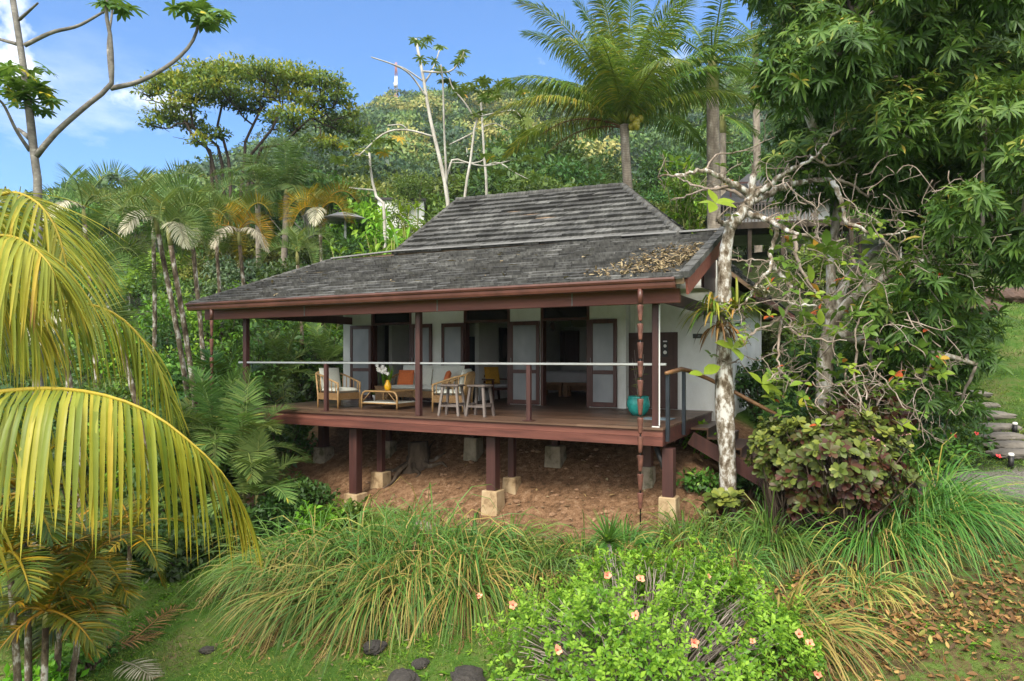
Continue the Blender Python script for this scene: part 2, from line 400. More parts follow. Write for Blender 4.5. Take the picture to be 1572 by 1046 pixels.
M['lf_brom'] = m_leaf('bromeliad_leaf', [(0, (.03, .07, .012)), (.5, (.09, .15, .02)), (.8, (.2, .2, .03)), (1, (.23, .11, .05))], objvar=0, tr=.2)
M['fl_pink'] = m_leaf('salmon_pink_petal', [(0, (.74, .27, .22)), (1, (.85, .45, .38))], objvar=0, tr=.25, trc=(.9, .3, .25), gain=1.15)
M['fl_mauve'] = m_leaf('mauve_flower', [(0, (.35, .16, .24)), (1, (.5, .28, .36))], objvar=0, tr=.1, trc=(.5, .2, .3), gain=1.15)
M['bk_grey'] = m_bark('pale_grey_bark', (.16, .15, .13), (.34, .33, .30), (.5, .49, .46), 3)
M['bk_white'] = m_bark('white_lichen_bark', (.13, .105, .08), (.30, .27, .22), (.52, .51, .48), 6, stretch=.55, lo=.36, mid=.50, hi=.60)
M['bk_mossy'] = m_bark('mossy_blotched_bark', (.075, .055, .035), (.25, .215, .17), (.54, .535, .51), 9, stretch=.6, lo=.38, mid=.50, hi=.58)
M['bk_pale'] = m_bark('pale_cecropia_bark', (.30, .28, .24), (.5, .48, .44), (.62, .61, .58), 3)
M['bk_brown'] = m_bark('brown_bark', (.045, .033, .024), (.12, .09, .065), (.2, .17, .14), 4)
M['bk_dark'] = m_bark('dark_bark', (.025, .02, .016), (.07, .055, .042), None, 4)
M['bk_slate'] = m_bark('grey_cecropia_bark', (.10, .095, .085), (.20, .19, .17), (.34, .33, .30), 5, stretch=1.5)
M['bk_palm'] = m_bark('ringed_palm_trunk', (.15, .125, .10), (.30, .26, .21), (.42, .39, .34), 5, bands=5)
M['bk_cane'] = m_bark('lichen_cane_trunk', (.05, .035, .025), (.17, .135, .095), (.46, .44, .40), 7, stretch=.5, lo=.40, mid=.54, hi=.60)
M['bk_lime'] = m_bark('yellow_green_crownshaft', (.17, .18, .07), (.30, .29, .11), None, 2)
M['bk_twig'] = m_bark('pinkish_grey_twig', (.18, .14, .105), (.33, .275, .235), (.46, .42, .385), 6)
M['twig'] = m_bark('grey_twig', (.16, .13, .11), (.34, .29, .26), None, 6)
M['stone'] = m_plain('grey_stone', (.14, .125, .105), .9, .45, 3, 0, .8)
M['lava'] = m_plain('black_rock', (.035, .03, .026), .85, .4, 6, 0, .8)
M['redrock'] = m_plain('red_brown_rock', (.075, .045, .032), .9, .35, 3, 0, .8)
# ---------------------------------------------------------------- camera, sky, sun
cam = bpy.data.cameras.new('camera'); co = bpy.data.objects.new('camera', cam); COL.objects.link(co)
co.location = (0, 0, CZ); co.rotation_euler = (PI/2, 0, 0)
cam.sensor_width = 36; cam.lens = 36*F/1572; cam.shift_y = (HY-523)/1572; cam.clip_end = 3000; cam.clip_start = .05
SC.camera = co
SUN_EL, SUN_AZ = 44, 200                       # azimuth clockwise from +Y (the view direction)
w = bpy.data.worlds.new('World'); SC.world = w; w.use_nodes = True
nt = w.node_tree; nt.nodes.clear()
wo = nt.nodes.new('ShaderNodeOutputWorld'); bg = nt.nodes.new('ShaderNodeBackground')
sky = nt.nodes.new('ShaderNodeTexSky'); sky.sky_type = 'NISHITA'; sky.sun_disc = False
sky.sun_elevation = math.radians(SUN_EL); sky.sun_rotation = math.radians(SUN_AZ)
sky.air_density = 1.0; sky.dust_density = .6; sky.ozone_density = 2.0
tc = nt.nodes.new('ShaderNodeTexCoord')
mp = nt.nodes.new('ShaderNodeMapping'); mp.inputs['Scale'].default_value = (1, 1, 2.6); nt.links.new(tc.outputs['Generated'], mp.inputs[0])
n1 = noise(nt, mp.outputs[0], 2.6, 8, .58); n2 = noise(nt, mp.outputs[0], 9.0, 6, .6)
sep = nt.nodes.new('ShaderNodeSeparateXYZ'); nt.links.new(tc.outputs['Generated'], sep.inputs[0])
low = ramp(nt, sep.outputs[2], [(.0, (1, 1, 1)), (.22, (.75, .75, .75)), (.36, (.12, .12, .12)), (.6, (.05, .05, .05))])
cl = ramp(nt, mth(nt, 'ADD', mth(nt, 'MULTIPLY', n1, .8), mth(nt, 'MULTIPLY', n2, .25)), [(.55, (0, 0, 0)), (.70, (1, 1, 1))])
fac = mth(nt, 'MULTIPLY', cl, low)
n3 = noise(nt, tc.outputs['Generated'], 7.5, 6, .55)
puff = mth(nt, 'MULTIPLY', ramp(nt, n3, [(.575, (0, 0, 0)), (.65, (.9, .9, .9))]), ramp(nt, sep.outputs[2], [(.27, (0, 0, 0)), (.33, (1, 1, 1)), (.375, (1, 1, 1)), (.415, (0, 0, 0))]))
veil = mth(nt, 'MAXIMUM', mth(nt, 'MAXIMUM', fac, puff), .02)
tint = mixc(nt, .8, sky.outputs[0], (.19, .58, .95), 'MULTIPLY')
skyc = mixc(nt, veil, tint, (6.5, 6.6, 6.8))
# unseen white cloud added behind and above as fill light, blue towards the hill
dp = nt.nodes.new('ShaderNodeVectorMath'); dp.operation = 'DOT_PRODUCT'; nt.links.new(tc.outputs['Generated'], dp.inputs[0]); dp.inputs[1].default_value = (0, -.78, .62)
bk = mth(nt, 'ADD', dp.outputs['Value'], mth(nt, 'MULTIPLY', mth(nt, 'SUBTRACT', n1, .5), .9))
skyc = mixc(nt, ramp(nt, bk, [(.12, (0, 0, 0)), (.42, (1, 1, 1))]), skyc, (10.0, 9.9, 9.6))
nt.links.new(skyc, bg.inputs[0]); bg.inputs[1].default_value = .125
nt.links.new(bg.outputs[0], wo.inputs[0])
sl = bpy.data.lights.new('sun', 'SUN'); so = bpy.data.objects.new('sun', sl); COL.objects.link(so)
sl.energy = 2.5; sl.angle = math.radians(22); sl.color = (1, .92, .78)
az, el = math.radians(SUN_AZ), math.radians(SUN_EL)
sdir = Vector((math.sin(az)*math.cos(el), math.cos(az)*math.cos(el), math.sin(el)))
so.rotation_euler = sdir.to_track_quat('Z', 'Y').to_euler(); so.location = (0, -5, 30)
SC.view_settings.view_transform = 'Standard'; SC.view_settings.look = 'None'
SC.view_settings.exposure = 1.12; SC.view_settings.gamma = 1
cy = SC.cycles
cy.max_bounces = 7; cy.diffuse_bounces = 4; cy.glossy_bounces = 3; cy.transmission_bounces = 4; cy.transparent_max_bounces = 8
cy.sample_clamp_indirect = 6; cy.caustics_reflective = False; cy.caustics_refractive = False

# ---------------------------------------------------------------- ground
def ground(x, y):
    x = np.asarray(x, float); y = np.asarray(y, float)
    hx = x*CT - y*ST; hy = x*ST + y*CT
    R = np.interp(hy, [-60, 0, 4, 6, 8, 10, 11.5, 13, 16, 19, 22, 27, 35, 60], [-5, -3.75, -3.4, -3.08, -2.62, -2.15, -1.85, -1.55, -1.15, -.6, .1, 1.7, 3.4, 8])
    B = np.interp(hy, [8, 10, 11.5, 12.3, 13.2, 14.0, 14.6, 15.5, 16.5, 24.5, 27, 35, 60], [-2.62, -2.2, -1.88, -1.55, -1.12, -.72, -.48, -.36, -.26, -.22, .9, 3.2, 8]) + .05*(np.clip(hx, -14, -2)+7)*sst(9.5, 11, hy)*(1-sst(13.6, 15, hy))
    B = np.where(hy < 8, R, B)
    L = R - .25*sst(-13, -16, hx) + .5*sst(14, 18, hy)*sst(-13, -16, hx)
    wl = sst(-14.6, -13.4, hx); wr = sst(-3.3, -1.6, hx)
    z = L*(1-wl)+wl*(B*(1-wr)+R*wr)
    r = np.hypot(x, y); px = CX+F*x/np.maximum(y, 1e-3); px = np.where(y > 0, px, np.where(x > 0, 4000, -3000))
    hs = np.interp(px, [-3000, -400, 60, 300, 480, 600, 700, 1000, 1500, 4000], [0, 12, 20, 50, 78, 94, 97, 94, 92, 10])
    z = z + hs*sst(45, 330, r)*(1+.05*fnoise(x, y, .02, 3))
    z = z + 3.3*np.exp(-((x-11.3)/5.0)**2-((y-31)/7.0)**2)
    n = .05*fnoise(x, y, .55, 1)+.02*fnoise(x, y, 2.1, 2)
    z = z + n*sst(3, 7, r)*(1+r/30)
    ez = sst(-14, -12.8, hx)*(1-sst(-2.6, -1.6, hx))*sst(10.6, 11.8, hy)*(1-sst(15, 16, hy))
    z = z + ez*(.045*fnoise(x, y, 2.3, 31)+.025*fnoise(x, y, 6.1, 37))
    return z
def gz(x, y): return float(ground(np.array([x]), np.array([y]))[0])
def hgz(X, Y): p = H(X, Y); return gz(p[0], p[1])
def onground(px, d, dz=0.0):
    p = P(px, HY, d); return np.array([p[0], d, gz(p[0], d)+dz])

th = np.concatenate([np.radians(np.linspace(-54, 54, 300)), np.radians(np.linspace(54, 306, 44))[1:-1]])
rr = np.concatenate([np.geomspace(1.2, 45, 210), np.geomspace(45, 1300, 60)[1:]])
T_, R_ = np.meshgrid(th, rr)
gx, gy = R_*np.sin(T_), R_*np.cos(T_)
g_z = ground(gx, gy)
hx, hy = gx*CT-gy*ST, gx*ST+gy*CT
nn = .35*fnoise(gx, gy, 1.4, 5)
earth = sst(-14.3, -12.8, hx+nn)*(1-sst(-2.4, -1.2, hx+nn))*sst(10.6, 11.6, hy+nn+.5*np.exp(-((hx+6.2)/2.0)**2))*(1-sst(17, 18, hy))
litter = sst(-2.6, -.8, hx+nn*1.5)*(1-sst(4.5, 7, hx))*sst(6.5, 8.5, hy+nn)*(1-sst(11.6, 13.0, hy+nn+.3*hx))
litter = np.maximum(litter, .8*sst(-16, -14.5, hx+nn)*0)
path = sst(.3, .6, hx)*(1-sst(0, .35, np.abs(hy-15.3-.12*hx+nn*.3)-.55))
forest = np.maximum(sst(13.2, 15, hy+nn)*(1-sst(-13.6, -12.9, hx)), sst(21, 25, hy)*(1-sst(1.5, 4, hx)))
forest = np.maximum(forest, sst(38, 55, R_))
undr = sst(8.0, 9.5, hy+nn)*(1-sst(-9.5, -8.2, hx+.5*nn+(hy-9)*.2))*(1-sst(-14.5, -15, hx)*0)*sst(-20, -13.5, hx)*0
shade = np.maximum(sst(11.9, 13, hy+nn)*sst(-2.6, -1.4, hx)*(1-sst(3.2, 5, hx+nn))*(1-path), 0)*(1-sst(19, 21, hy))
mb = MB()
na, nr = len(th), len(rr)
i = np.arange(nr-1)[:, None]*na; j = np.arange(na)[None]; k = (j+1) % na
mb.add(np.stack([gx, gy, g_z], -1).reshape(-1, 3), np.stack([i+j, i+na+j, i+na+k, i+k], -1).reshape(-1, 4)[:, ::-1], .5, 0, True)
mb.add([[0, 0, gz(0, .5)]], np.zeros((0, 3), int))
def m_ground():
    m, nt, bs, _ = newmat('ground_soil_and_turf')
    v = coords(nt, (1, 1, 1), 0, 'World')
    def at(nm):
        a = nt.nodes.new('ShaderNodeAttribute'); a.attribute_name = nm; return a.outputs['Fac']
    n1 = noise(nt, v, .9, 6, .6); n2 = noise(nt, v, 7, 5, .65); n3 = noise(nt, v, 40, 3, .6)
    f = mth(nt, 'ADD', mth(nt, 'MULTIPLY', n1, .6), mth(nt, 'MULTIPLY', n2, .4))
    col = ramp(nt, f, [(.36, (.035, .075, .012)), (.48, (.055, .115, .018)), (.58, (.10, .125, .035)), (.67, (.17, .14, .07))])
    e = ramp(nt, mth(nt, 'ADD', mth(nt, 'MULTIPLY', n2, .6), mth(nt, 'MULTIPLY', n3, .4)), [(.34, (.06, .035, .02)), (.46, (.145, .082, .045)), (.57, (.24, .14, .08)), (.72, (.38, .29, .20))])
    lt = ramp(nt, n2, [(.36, (.05, .04, .02)), (.46, (.10, .075, .035)), (.55, (.075, .11, .025)), (.66, (.09, .13, .03))])
    pt = ramp(nt, n3, [(.35, (.08, .075, .065)), (.55, (.18, .17, .15)), (.7, (.28, .26, .23))])
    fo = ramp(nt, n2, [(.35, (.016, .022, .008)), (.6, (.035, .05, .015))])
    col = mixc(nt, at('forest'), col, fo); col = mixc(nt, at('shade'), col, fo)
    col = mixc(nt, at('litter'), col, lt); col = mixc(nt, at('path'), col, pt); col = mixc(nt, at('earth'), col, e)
    nt.links.new(col, bs.inputs['Base Color']); bs.inputs['Roughness'].default_value = .95; bs.inputs['Specular IOR Level'].default_value = .1
    bump(nt, bs, mth(nt, 'ADD', n2, mth(nt, 'MULTIPLY', n3, .5)), .7, .06)
    return m
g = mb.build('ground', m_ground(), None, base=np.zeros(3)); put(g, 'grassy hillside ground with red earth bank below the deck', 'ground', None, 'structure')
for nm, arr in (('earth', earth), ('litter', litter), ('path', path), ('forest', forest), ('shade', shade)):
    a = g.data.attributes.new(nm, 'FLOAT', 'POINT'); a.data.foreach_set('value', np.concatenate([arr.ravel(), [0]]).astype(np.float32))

# ---------------------------------------------------------------- the house
FY = 15.09; RY = 15.34                         # facade plane and the recessed entry wall
XL, XR = XH(527, FY), -2.88
house = thing('house', 'white stilted bungalow with dark tiled roof, red eaves and raised timber veranda', 'house', H(-8, 15.5, -1.7))
def part(mb, name, mats, parent=house, bevel=0, label=None):
    o = mb.build(name, mats, parent, bevel=bevel)
    if label: o['label'] = label
    return o
O = [(XH(570, FY), XH(632, FY)), (XH(712, FY), XH(783, FY)), (XH(830, FY), XH(905, FY))]
XP = XH(961, FY)
wl = MB()
xs = [XL]+[q for o in O for q in o]+[XP]
for a, b in zip(xs[0::2], xs[1::2]): wl.hbox((a, FY, -.25), (b, FY+.16, 2.95))
for a, b in O: wl.hbox((a, FY, 2.46), (b, FY+.16, 2.95))
wl.hbox((XP-.16, FY+.162, -.25), (XP, RY+.16, 2.95))
wl.hbox((XP+.002, RY, -.25), (XR, RY+.16, 3.3))
part(wl, 'front_wall', M['wall'])
w2 = MB()
w2.hbox((XR-.16, RY+.162, -.35), (XR, 22.6, 2.9)); w2.hbox((XL, FY+.162, -.35), (XL+.16, 22.6, 2.95)); w2.hbox((XL+.162, 22.44, -.3), (XR-.162, 22.6, 1.2))
part(w2, 'side_wall', M['wall'])
cn = MB(); cn.hbox((XR-.05, RY-.05, -.75), (XR+.16, RY+.2, 2.9)); part(cn, 'corner_pilaster', M['whitepaint'])
# interior
PA, PB = XH(602, 16.1), XH(735, 15.9)
iw = MB()
iw.hbox((PA-.12, 16.1, 0), (PA, 22.4, 2.7)); iw.hbox((PB-.12, 15.9, 0), (PB, 22.4, 2.7))
iw.hbox((PB+.002, 21.5, 0), (XR-.165, 21.6, 2.2)); iw.hbox((PA+.002, 18.4, 0), (PB-.122, 18.5, 2.2))
part(iw, 'inner_wall', M['inner'])
cl_ = MB(); cl_.hbox((XL+.165, FY+.165, 2.7), (XR-.165, 22.43, 2.76)); part(cl_, 'ceiling', M['inner'])
fl = MB(); fl.hbox((XL+.165, FY+.002, -.2), (XR-.165, 22.43, -.004)); part(fl, 'room_floor', M['board'])
d1 = MB(); d1.hbox((XL+.3, 16.6, 0), (PA-.122, 16.66, 2.2)); part(d1, 'black_panel', M['black'])  # black panel added to stand for the darkness of the left room
d1 = MB(); d1.hbox((PB-.75, 16.4, 0), (PB-.13, 16.46, 1.75))
part(d1, 'black_panel', M['black'])  # lower black panel beside the partition, inside the middle opening
sh = MB(); x0, x1 = XH(845, 21.4), XH(888, 21.4)
for a, b in ((x0, (x0+x1)/2-.008), ((x0+x1)/2+.008, x1)): sh.hbox((a, 21.40, .9), (b, 21.495, 2.08))
part(sh, 'shuttered_window', M['darkdoor'])
for a, b in O:                                  # jambs and dark transom above each opening
    fr = MB()
    fr.hbox((a+.002, FY-.012, 0), (a+.07, FY+.17, 2.455)); fr.hbox((b-.07, FY-.012, 0), (b-.002, FY+.17, 2.455))
    fr.hbox((a+.072, FY-.010, 2.06), (b-.072, FY+.168, 2.12)); fr.hbox((a+.072, FY-.010, 2.40), (b-.072, FY+.168, 2.455))
    f = part(fr, 'opening_frame', M['doorwood'])
    tr = MB(); tr.hbox((a+.073, FY+.06, 2.122), (b-.073, FY+.075, 2.398)); part(tr, 'transom_glass', M['darkglass'], f)
def leaf(x0, x1, y=FY-.075, top=2.06):
    fr = MB(); s = .085
    fr.hbox((x0, y, .02), (x0+s, y+.05, top)); fr.hbox((x1-s, y, .02), (x1, y+.05, top))
    for z0, z1 in ((.02, .13), (.78, .87), (top-.1, top)): fr.hbox((x0+s+.001, y+.002, z0), (x1-s-.001, y+.048, z1))
    f = part(fr, 'sliding_door', M['doorwood'], bevel=.004)
    pn = MB()
    for z0, z1 in ((.131, .779), (.871, top-.101)): pn.hbox((x0+s+.002, y+.018, z0), (x1-s-.002, y+.032, z1))
    part(pn, 'pane', M['pane'], f)
    h = MB(); h.hbox((x0+.03, y-.022, 1.0), (x0+.05, y-.001, 1.16)); part(h, 'handle', M['lead'], f)
for a, b in ((538, 570), (632, 663), (678, 712), (783, 828), (905, 947)): leaf(XH(a, FY-.05), XH(b, FY-.05))
ed = MB(); x0, x1 = XH(965, RY-.03), XH(1040, RY-.03); xm = x0+.62*(x1-x0)
ed.hbox((x0, RY-.04, .01), (xm-.004, RY-.001, 1.74)); ed.hbox((xm+.004, RY-.04, .01), (x1, RY-.001, 1.74))
for k in range(14): ed.hbox((x0+.03, RY-.048, .06+k*.12), (xm-.03, RY-.041, .06+k*.12+.104)); ed.hbox((xm+.03, RY-.048, .06+k*.12), (x1-.03, RY-.041, .06+k*.12+.104))
edo = part(ed, 'entry_door', M['darkdoor'], bevel=.003)
cd = MB(); cd.tube(Hs([[x0+.03, RY-.02, 1.75], [x0+.03, RY-.02, 2.9]]), .013, 6); cd.tube(Hs([[x0+.14, RY-.02, 1.75], [x0+.14, RY-.02, 1.98], [x0+.14, RY-.02, 2.9]]), .010, 6)
part(cd, 'wall_conduit', M['whitepaint'])

# ---- roof
def roof_rows(mb, BL, BR, TR, TL, rows, tw, th=.035, jit=.012, thick_j=.3):
    BL, BR, TR, TL = [np.asarray(p, float) for p in (BL, BR, TR, TL)]
    e = nrm(BR-BL); nv = nrm(np.cross(BR-BL, TL-BL))
    if nv[2] < 0: nv = -nv
    def row(t):
        L, R = BL+(TL-BL)*t, BR+(TR-BR)*t
        return L, R, (L-BL)@e, (R-BL)@e
    V = []; rs = []
    for j in range(rows):
        t0, t1 = j/rows-.12/rows, (j+1)/rows
        L0, R0, a0, b0 = row(max(t0, -.02)); L1, R1, a1, b1 = row(t1)
        lo, hi = min(a0, a1), max(b0, b1)
        s = lo-rng.uniform(0, tw)
        tone = rng.uniform(.35, .65)
        while s < hi:
            s2 = s+tw-.006
            q = []
            c0 = np.clip([s, s2], a0, b0); c1 = np.clip([s, s2], a1, b1)
            if c0[1]-c0[0] > .02 or c1[1]-c1[0] > .02:
                p0 = [L0+(R0-L0)*((c-a0)/max(b0-a0, 1e-6)) for c in c0]; p1 = [L1+(R1-L1)*((c-a1)/max(b1-a1, 1e-6)) for c in c1]
                h = th*(1+rng.uniform(-thick_j, thick_j)); dn = (BL-TL); dn = nrm(dn)*rng.normal(0, jit)
                l0, l1 = h+rng.normal(0, .004), h+rng.normal(0, .004)
                V.append([p0[0]+dn+nv*.001, p0[1]+dn+nv*.001, p0[1]+dn+nv*l1, p0[0]+dn+nv*l0, p1[1]+nv*.006, p1[0]+nv*.006])
                rs.append(np.clip(tone+rng.normal(0, .17), 0, 1))
            s += tw
    V = np.array(V); n = len(V); b = np.arange(n)[:, None]*6
    f = np.concatenate([b+np.array([[0, 1, 2, 3]]), b+np.array([[3, 2, 4, 5]])]); t = np.concatenate([b+np.array([[0, 3, 5]]), b+np.array([[1, 4, 2]])])
    mb.add(Hs(V.reshape(-1, 3)), [f, t], np.repeat(rs, 6))
def slab(mb, pts, th, r=.5):
    P_ = np.asarray(pts, float); nv = nrm(np.cross(P_[1]-P_[0], P_[-1]-P_[0])); nv = nv if nv[2] > 0 else -nv
    n = len(P_); V = np.concatenate([P_-nv*.004, P_-nv*th])
    fs = [np.arange(n)[None], (np.arange(n)[::-1]+n)[None], np.array([[i, (i+1) % n, (i+1) % n+n, i+n] for i in range(n)])]
    mb.add(Hs(V), fs, r)
def roofcap(mb, a, b, rad=.075, seg=.32):
    a, b = np.asarray(a, float), np.asarray(b, float); L = np.linalg.norm(b-a); n = max(2, int(L/seg)); d = (b-a)/n
    for i in range(n):
        p, q = a+d*i-d*.12, a+d*(i+1)
        mb.tube(Hs([p, q]), [rad*1.12, rad*.9], 8, rng.uniform(.3, .8))
BLf, BRf = (-13.85, 10.6, 2.40), (-2.5, 10.6, 2.40)
TLf, TRf = (-13.16, 14.57, 3.87), (-2.5, 14.05, 3.68)
LB, RB = (-11.32, 14.98, 4.0), (-3.38, 14.08, 3.70)       # foot of the upper tier
RL, RR = (-10.94, 17.6, 5.92), (-5.84, 17.8, 5.82)        # main ridge
LBb, RBb = (-11.32, 21.6, 3.95), (-3.38, 21.6, 3.75)
t1 = MB(); roof_rows(t1, BLf, BRf, TRf, TLf, 17, .34, .055, .010)
roof_rows(t1, (-13.85, 25.2, 2.4), BLf, TLf, (-13.1, 21.2, 3.9), 17, .34, .055)
roof_rows(t1, (-2.15, 15.7, 2.68), (-2.15, 25.2, 2.62), RBb, (-3.38, 15.2, 3.72), 8, .34)
roof_rows(t1, (-2.2, 25.2, 2.5), (-13.85, 25.2, 2.4), (-13.1, 21.2, 3.9), RBb, 18, .5)
part(t1, 'lower_roof', M['tile'])
t2 = MB(); roof_rows(t2, LB, RB, RR, RL, 11, .42, .075, .012, .2)
roof_rows(t2, RB, RBb, RR, RR, 11, .42, .075, .012); roof_rows(t2, RBb, LBb, RL, RR, 11, .5, .07); roof_rows(t2, LBb, LB, RL, RL, 11, .42, .075)
part(t2, 'upper_roof', M['tile'])
cp = MB()
roofcap(cp, RL, RR, .09); roofcap(cp, LB, RL, .08); roofcap(cp, RB, RR, .10); roofcap(cp, LBb, RL); roofcap(cp, RBb, RR); 
part(cp, 'ridge_cap', M['tile'])
cp = MB(); roofcap(cp, BLf, TLf, .06); part(cp, 'hip_cap', M['tile'])
fc = MB()                                           # pale flashing strip where the tiers meet
a, b, c_ = [np.array(v) for v in (TLf, LB, RB)]
for p, q in ((a, b), (b, c_), (c_, np.array(TRf))): fc.beam(H(*(p+[0, -.02, .05])), H(*(q+[0, -.02, .05])), .13, .035)
part(fc, 'flashing', M['lead'])
sf = MB()
slab(sf, [BLf, BRf, TRf, TLf], .09); slab(sf, [BLf, TLf, (-13.1, 21.2, 3.9), (-13.85, 25.2, 2.4)], .09)
slab(sf, [(-2.15, 15.7, 2.68), (-2.15, 25.2, 2.62), RBb, (-3.38, 15.2, 3.72)], .08)
slab(sf, [(-2.2, 25.2, 2.5), (-13.85, 25.2, 2.4), (-13.1, 21.2, 3.9), RBb], .09)
slab(sf, [TLf, LB, LBb, (-13.1, 21.2, 3.9)], .06)
slab(sf, [LB, RB, RR, RL], .08); slab(sf, [RB, RBb, RR], .08); slab(sf, [RBb, LBb, RL, RR], .08); slab(sf, [LBb, LB, RL], .08)
part(sf, 'soffit', m_wood('pale_soffit_boards', [(.16, .10, .06), (.25, .17, .11), (.33, .24, .16)], .6, 'X'))
bg_ = MB()                                          # right rake: grey barge tile over a red-brown barge board
p, q = np.array([-2.49, 10.62, 2.44]), np.array([-2.49, 14.05, 3.73])
n_ = 9
for i in range(n_):
    s0, s1 = p+(q-p)*(i/n_), p+(q-p)*((i+1.08)/n_)
    bg_.beam(H(*(s0+[0, 0, .015])), H(*(s1+[0, 0, 0])), .16, .10, r=rng.uniform(.3, .8))
part(bg_, 'barge_tile', M['tile'])
bb = MB(); bb.beam(H(-2.475, 10.75, 2.28), H(-2.475, 14.1, 3.53), .04, .25)
bb.beam(H(-2.135, 15.6, 2.55), H(-2.135, 25.2, 2.5), .03, .16)
part(bb, 'barge_board', M['fascia'])
gi = MB(); gi.add(Hs([[-2.9, 14.1, 2.6], [-2.9, 15.6, 2.6], [-2.9, 15.6, 3.4], [-2.9, 14.1, 3.6], [-2.96, 14.1, 2.6], [-2.96, 15.6, 2.6], [-2.96, 15.6, 3.4], [-2.96, 14.1, 3.6]]),
    np.array([[0, 1, 2, 3], [7, 6, 5, 4], [0, 4, 5, 1], [1, 5, 6, 2], [2, 6, 7, 3], [3, 7, 4, 0]])); part(gi, 'gable_infill', M['redpost'])
gt = MB()                                           # ogee gutter profile swept along the eave
prof = [(-.02, .0), (-.15, .0), (-.155, -.03), (-.14, -.06), (-.12, -.075), (-.115, -.12), (-.10, -.16), (-.05, -.175), (-.01, -.175), (-.01, -.01)]
V = []; n = len(prof)
for X in (-13.93, -2.62):
    for dy, dz in prof: V.append([X, 10.68+dy, 2.42+dz])
gt.add(Hs(V), [np.array([[i, i+1, n+i+1, n+i] for i in range(n-1)]), np.arange(n)[None, ::-1], (np.arange(n)+n)[None]], .5)
part(gt, 'gutter', M['gutter'])
eb = MB(); eb.hbox((XH(315, 11.0), 10.98, 2.055), (XH(1043, 11.0), 11.09, 2.285)); part(eb, 'eave_beam', M['fascia'], bevel=.006)
eb = MB()
for px in (467, 671, 878): x = XH(px, 10.97); eb.hbox((x-.01, 10.968, 2.06), (x+.01, 10.979, 2.28))
part(eb, 'beam_strap', M['lead'])
eb = MB(); eb.hbox((-13.0, 11.2, 2.10), (-12.88, 15.08, 2.3)); eb.hbox((XR-.2, 11.2, 2.10), (XR-.08, RY-.01, 2.3))
for k in range(12):
    x = -12.5+k*.86; eb.beam(H(x, 10.72, 2.32), H(x, 14.6, 3.70), .05, .12)
part(eb, 'rafter', M['redpost'])

# ---- deck
DX0, DX1, DY0 = -13.05, -2.98, 11.20
db = MB(); nb = 26; wb = (FY-DY0+.05)/nb
for k in range(nb):
    y0 = DY0-.05+k*wb; cuts = sorted(rng.uniform(DX0+1, DX1-1, 2)); e = [DX0-.02]+cuts+[DX1+.02]
    for a, b in zip(e[:-1], e[1:]): db.hbox((a+.001, y0+.003, -.035), (b-.001, y0+wb-.003, rng.normal(0, .001)), r=rng.uniform(.1, .9))
db.hbox((XP+.01, FY+.003, -.035), (DX1+.02, RY-.05, 0), r=.4)
part(db, 'deck_boards', M['board'])
rb = MB(); rb.hbox((DX0, DY0, -.16), (DX1, DY0+.06, -.037), r=.62); rb.hbox((DX0, DY0-.004, -.31), (DX1, DY0+.058, -.162), r=.4)
rb.hbox((DX1-.06, DY0+.062, -.30), (DX1, RY-.06, -.037), r=.3); rb.hbox((DX0, DY0+.062, -.30), (DX0+.06, FY, -.037), r=.3)
part(rb, 'rim_beam', M['redbeam'], bevel=.005)
jo = MB()
for k in range(16): x = DX0+.5+k*.63; jo.hbox((x, DY0+.065, -.22), (x+.05, FY-.01, -.038))
for y in (11.62, 12.3, 13.25): jo.hbox((DX0+.07, y-.06, -.36), (DX1-.07, y+.06, -.221))
part(jo, 'joist', M['redpost'])
def zat(px, py, Y):
    a = (px-CX)/F; d = Y/(a*ST+CT); return CZ-(py-HY)/F*d
for px, yt, yb, Y, w_, bw, mt in ((546, 757, 790, 11.62, .20, .36, 'pale_concrete'), (757, 752, 788, 11.62, .20, .33, 'pale_concrete'), (1027, 762, 796, 11.5, .19, .29, 'pale_concrete'),
        (585, 724, 752, 12.3, .14, .32, 'pale_concrete'), (786, 732, 752, 12.3, .13, .28, 'pale_concrete'), (995, 716, 748, 12.6, .16, .22, 'concrete'),
        (497, 686, 716, 13.2, .2, .36, 'concrete'), (597, 677, 712, 13.3, .12, .26, 'concrete'), (727, 671, 704, 13.3, .12, .32, 'concrete'), (853, 684, 716, 13.2, .14, .34, 'concrete'), (380, 700, 760, 11.62, .2, .3, 'concrete')):
    X = XH(px, Y); zt, zb = zat(px, yt, Y), min(zat(px, yb, Y), hgz(XH(px, Y), Y)-.1)
    ps = MB(); ps.hbox((X-w_/2, Y-w_/2, zt), (X+w_/2, Y+w_/2, -.365)); po = part(ps, 'support_post', M['redpost'], bevel=.006)
    ft = MB(); x0, x1 = X-bw/2, X+bw/2; b2 = bw*.55
    V = Hs([[X-b2, Y-b2, zb], [X+b2, Y-b2, zb], [X+b2, Y+b2, zb], [X-b2, Y+b2, zb], [x0, Y-bw/2, zt-.002], [x1, Y-bw/2, zt-.002], [x1, Y+bw/2, zt-.002], [x0, Y+bw/2, zt-.002]])
    ft.add(V, np.array([[0, 3, 2, 1], [4, 5, 6, 7], [0, 1, 5, 4], [1, 2, 6, 5], [2, 3, 7, 6], [3, 0, 4, 7]])); part(ft, 'footing', M[mt], po, bevel=.012)
X = XH(1027, 11.5); br = MB(); br.tube(Hs([[X-.22, 11.5, -.36], [X-.12, 11.5, -.62], [X-.02, 11.5, -.95]]), [.05, .045, .04], 6); part(br, 'post_brace', M['black'])
for px, Y in ((643, 11.32), (1007, 11.32), (378, 11.32)):
    X = XH(px, Y); ps = MB(); ps.hbox((X-.055, Y-.055, .0), (X+.055, Y+.055, 2.32)); part(ps, 'veranda_post', M['redpost'], bevel=.006)
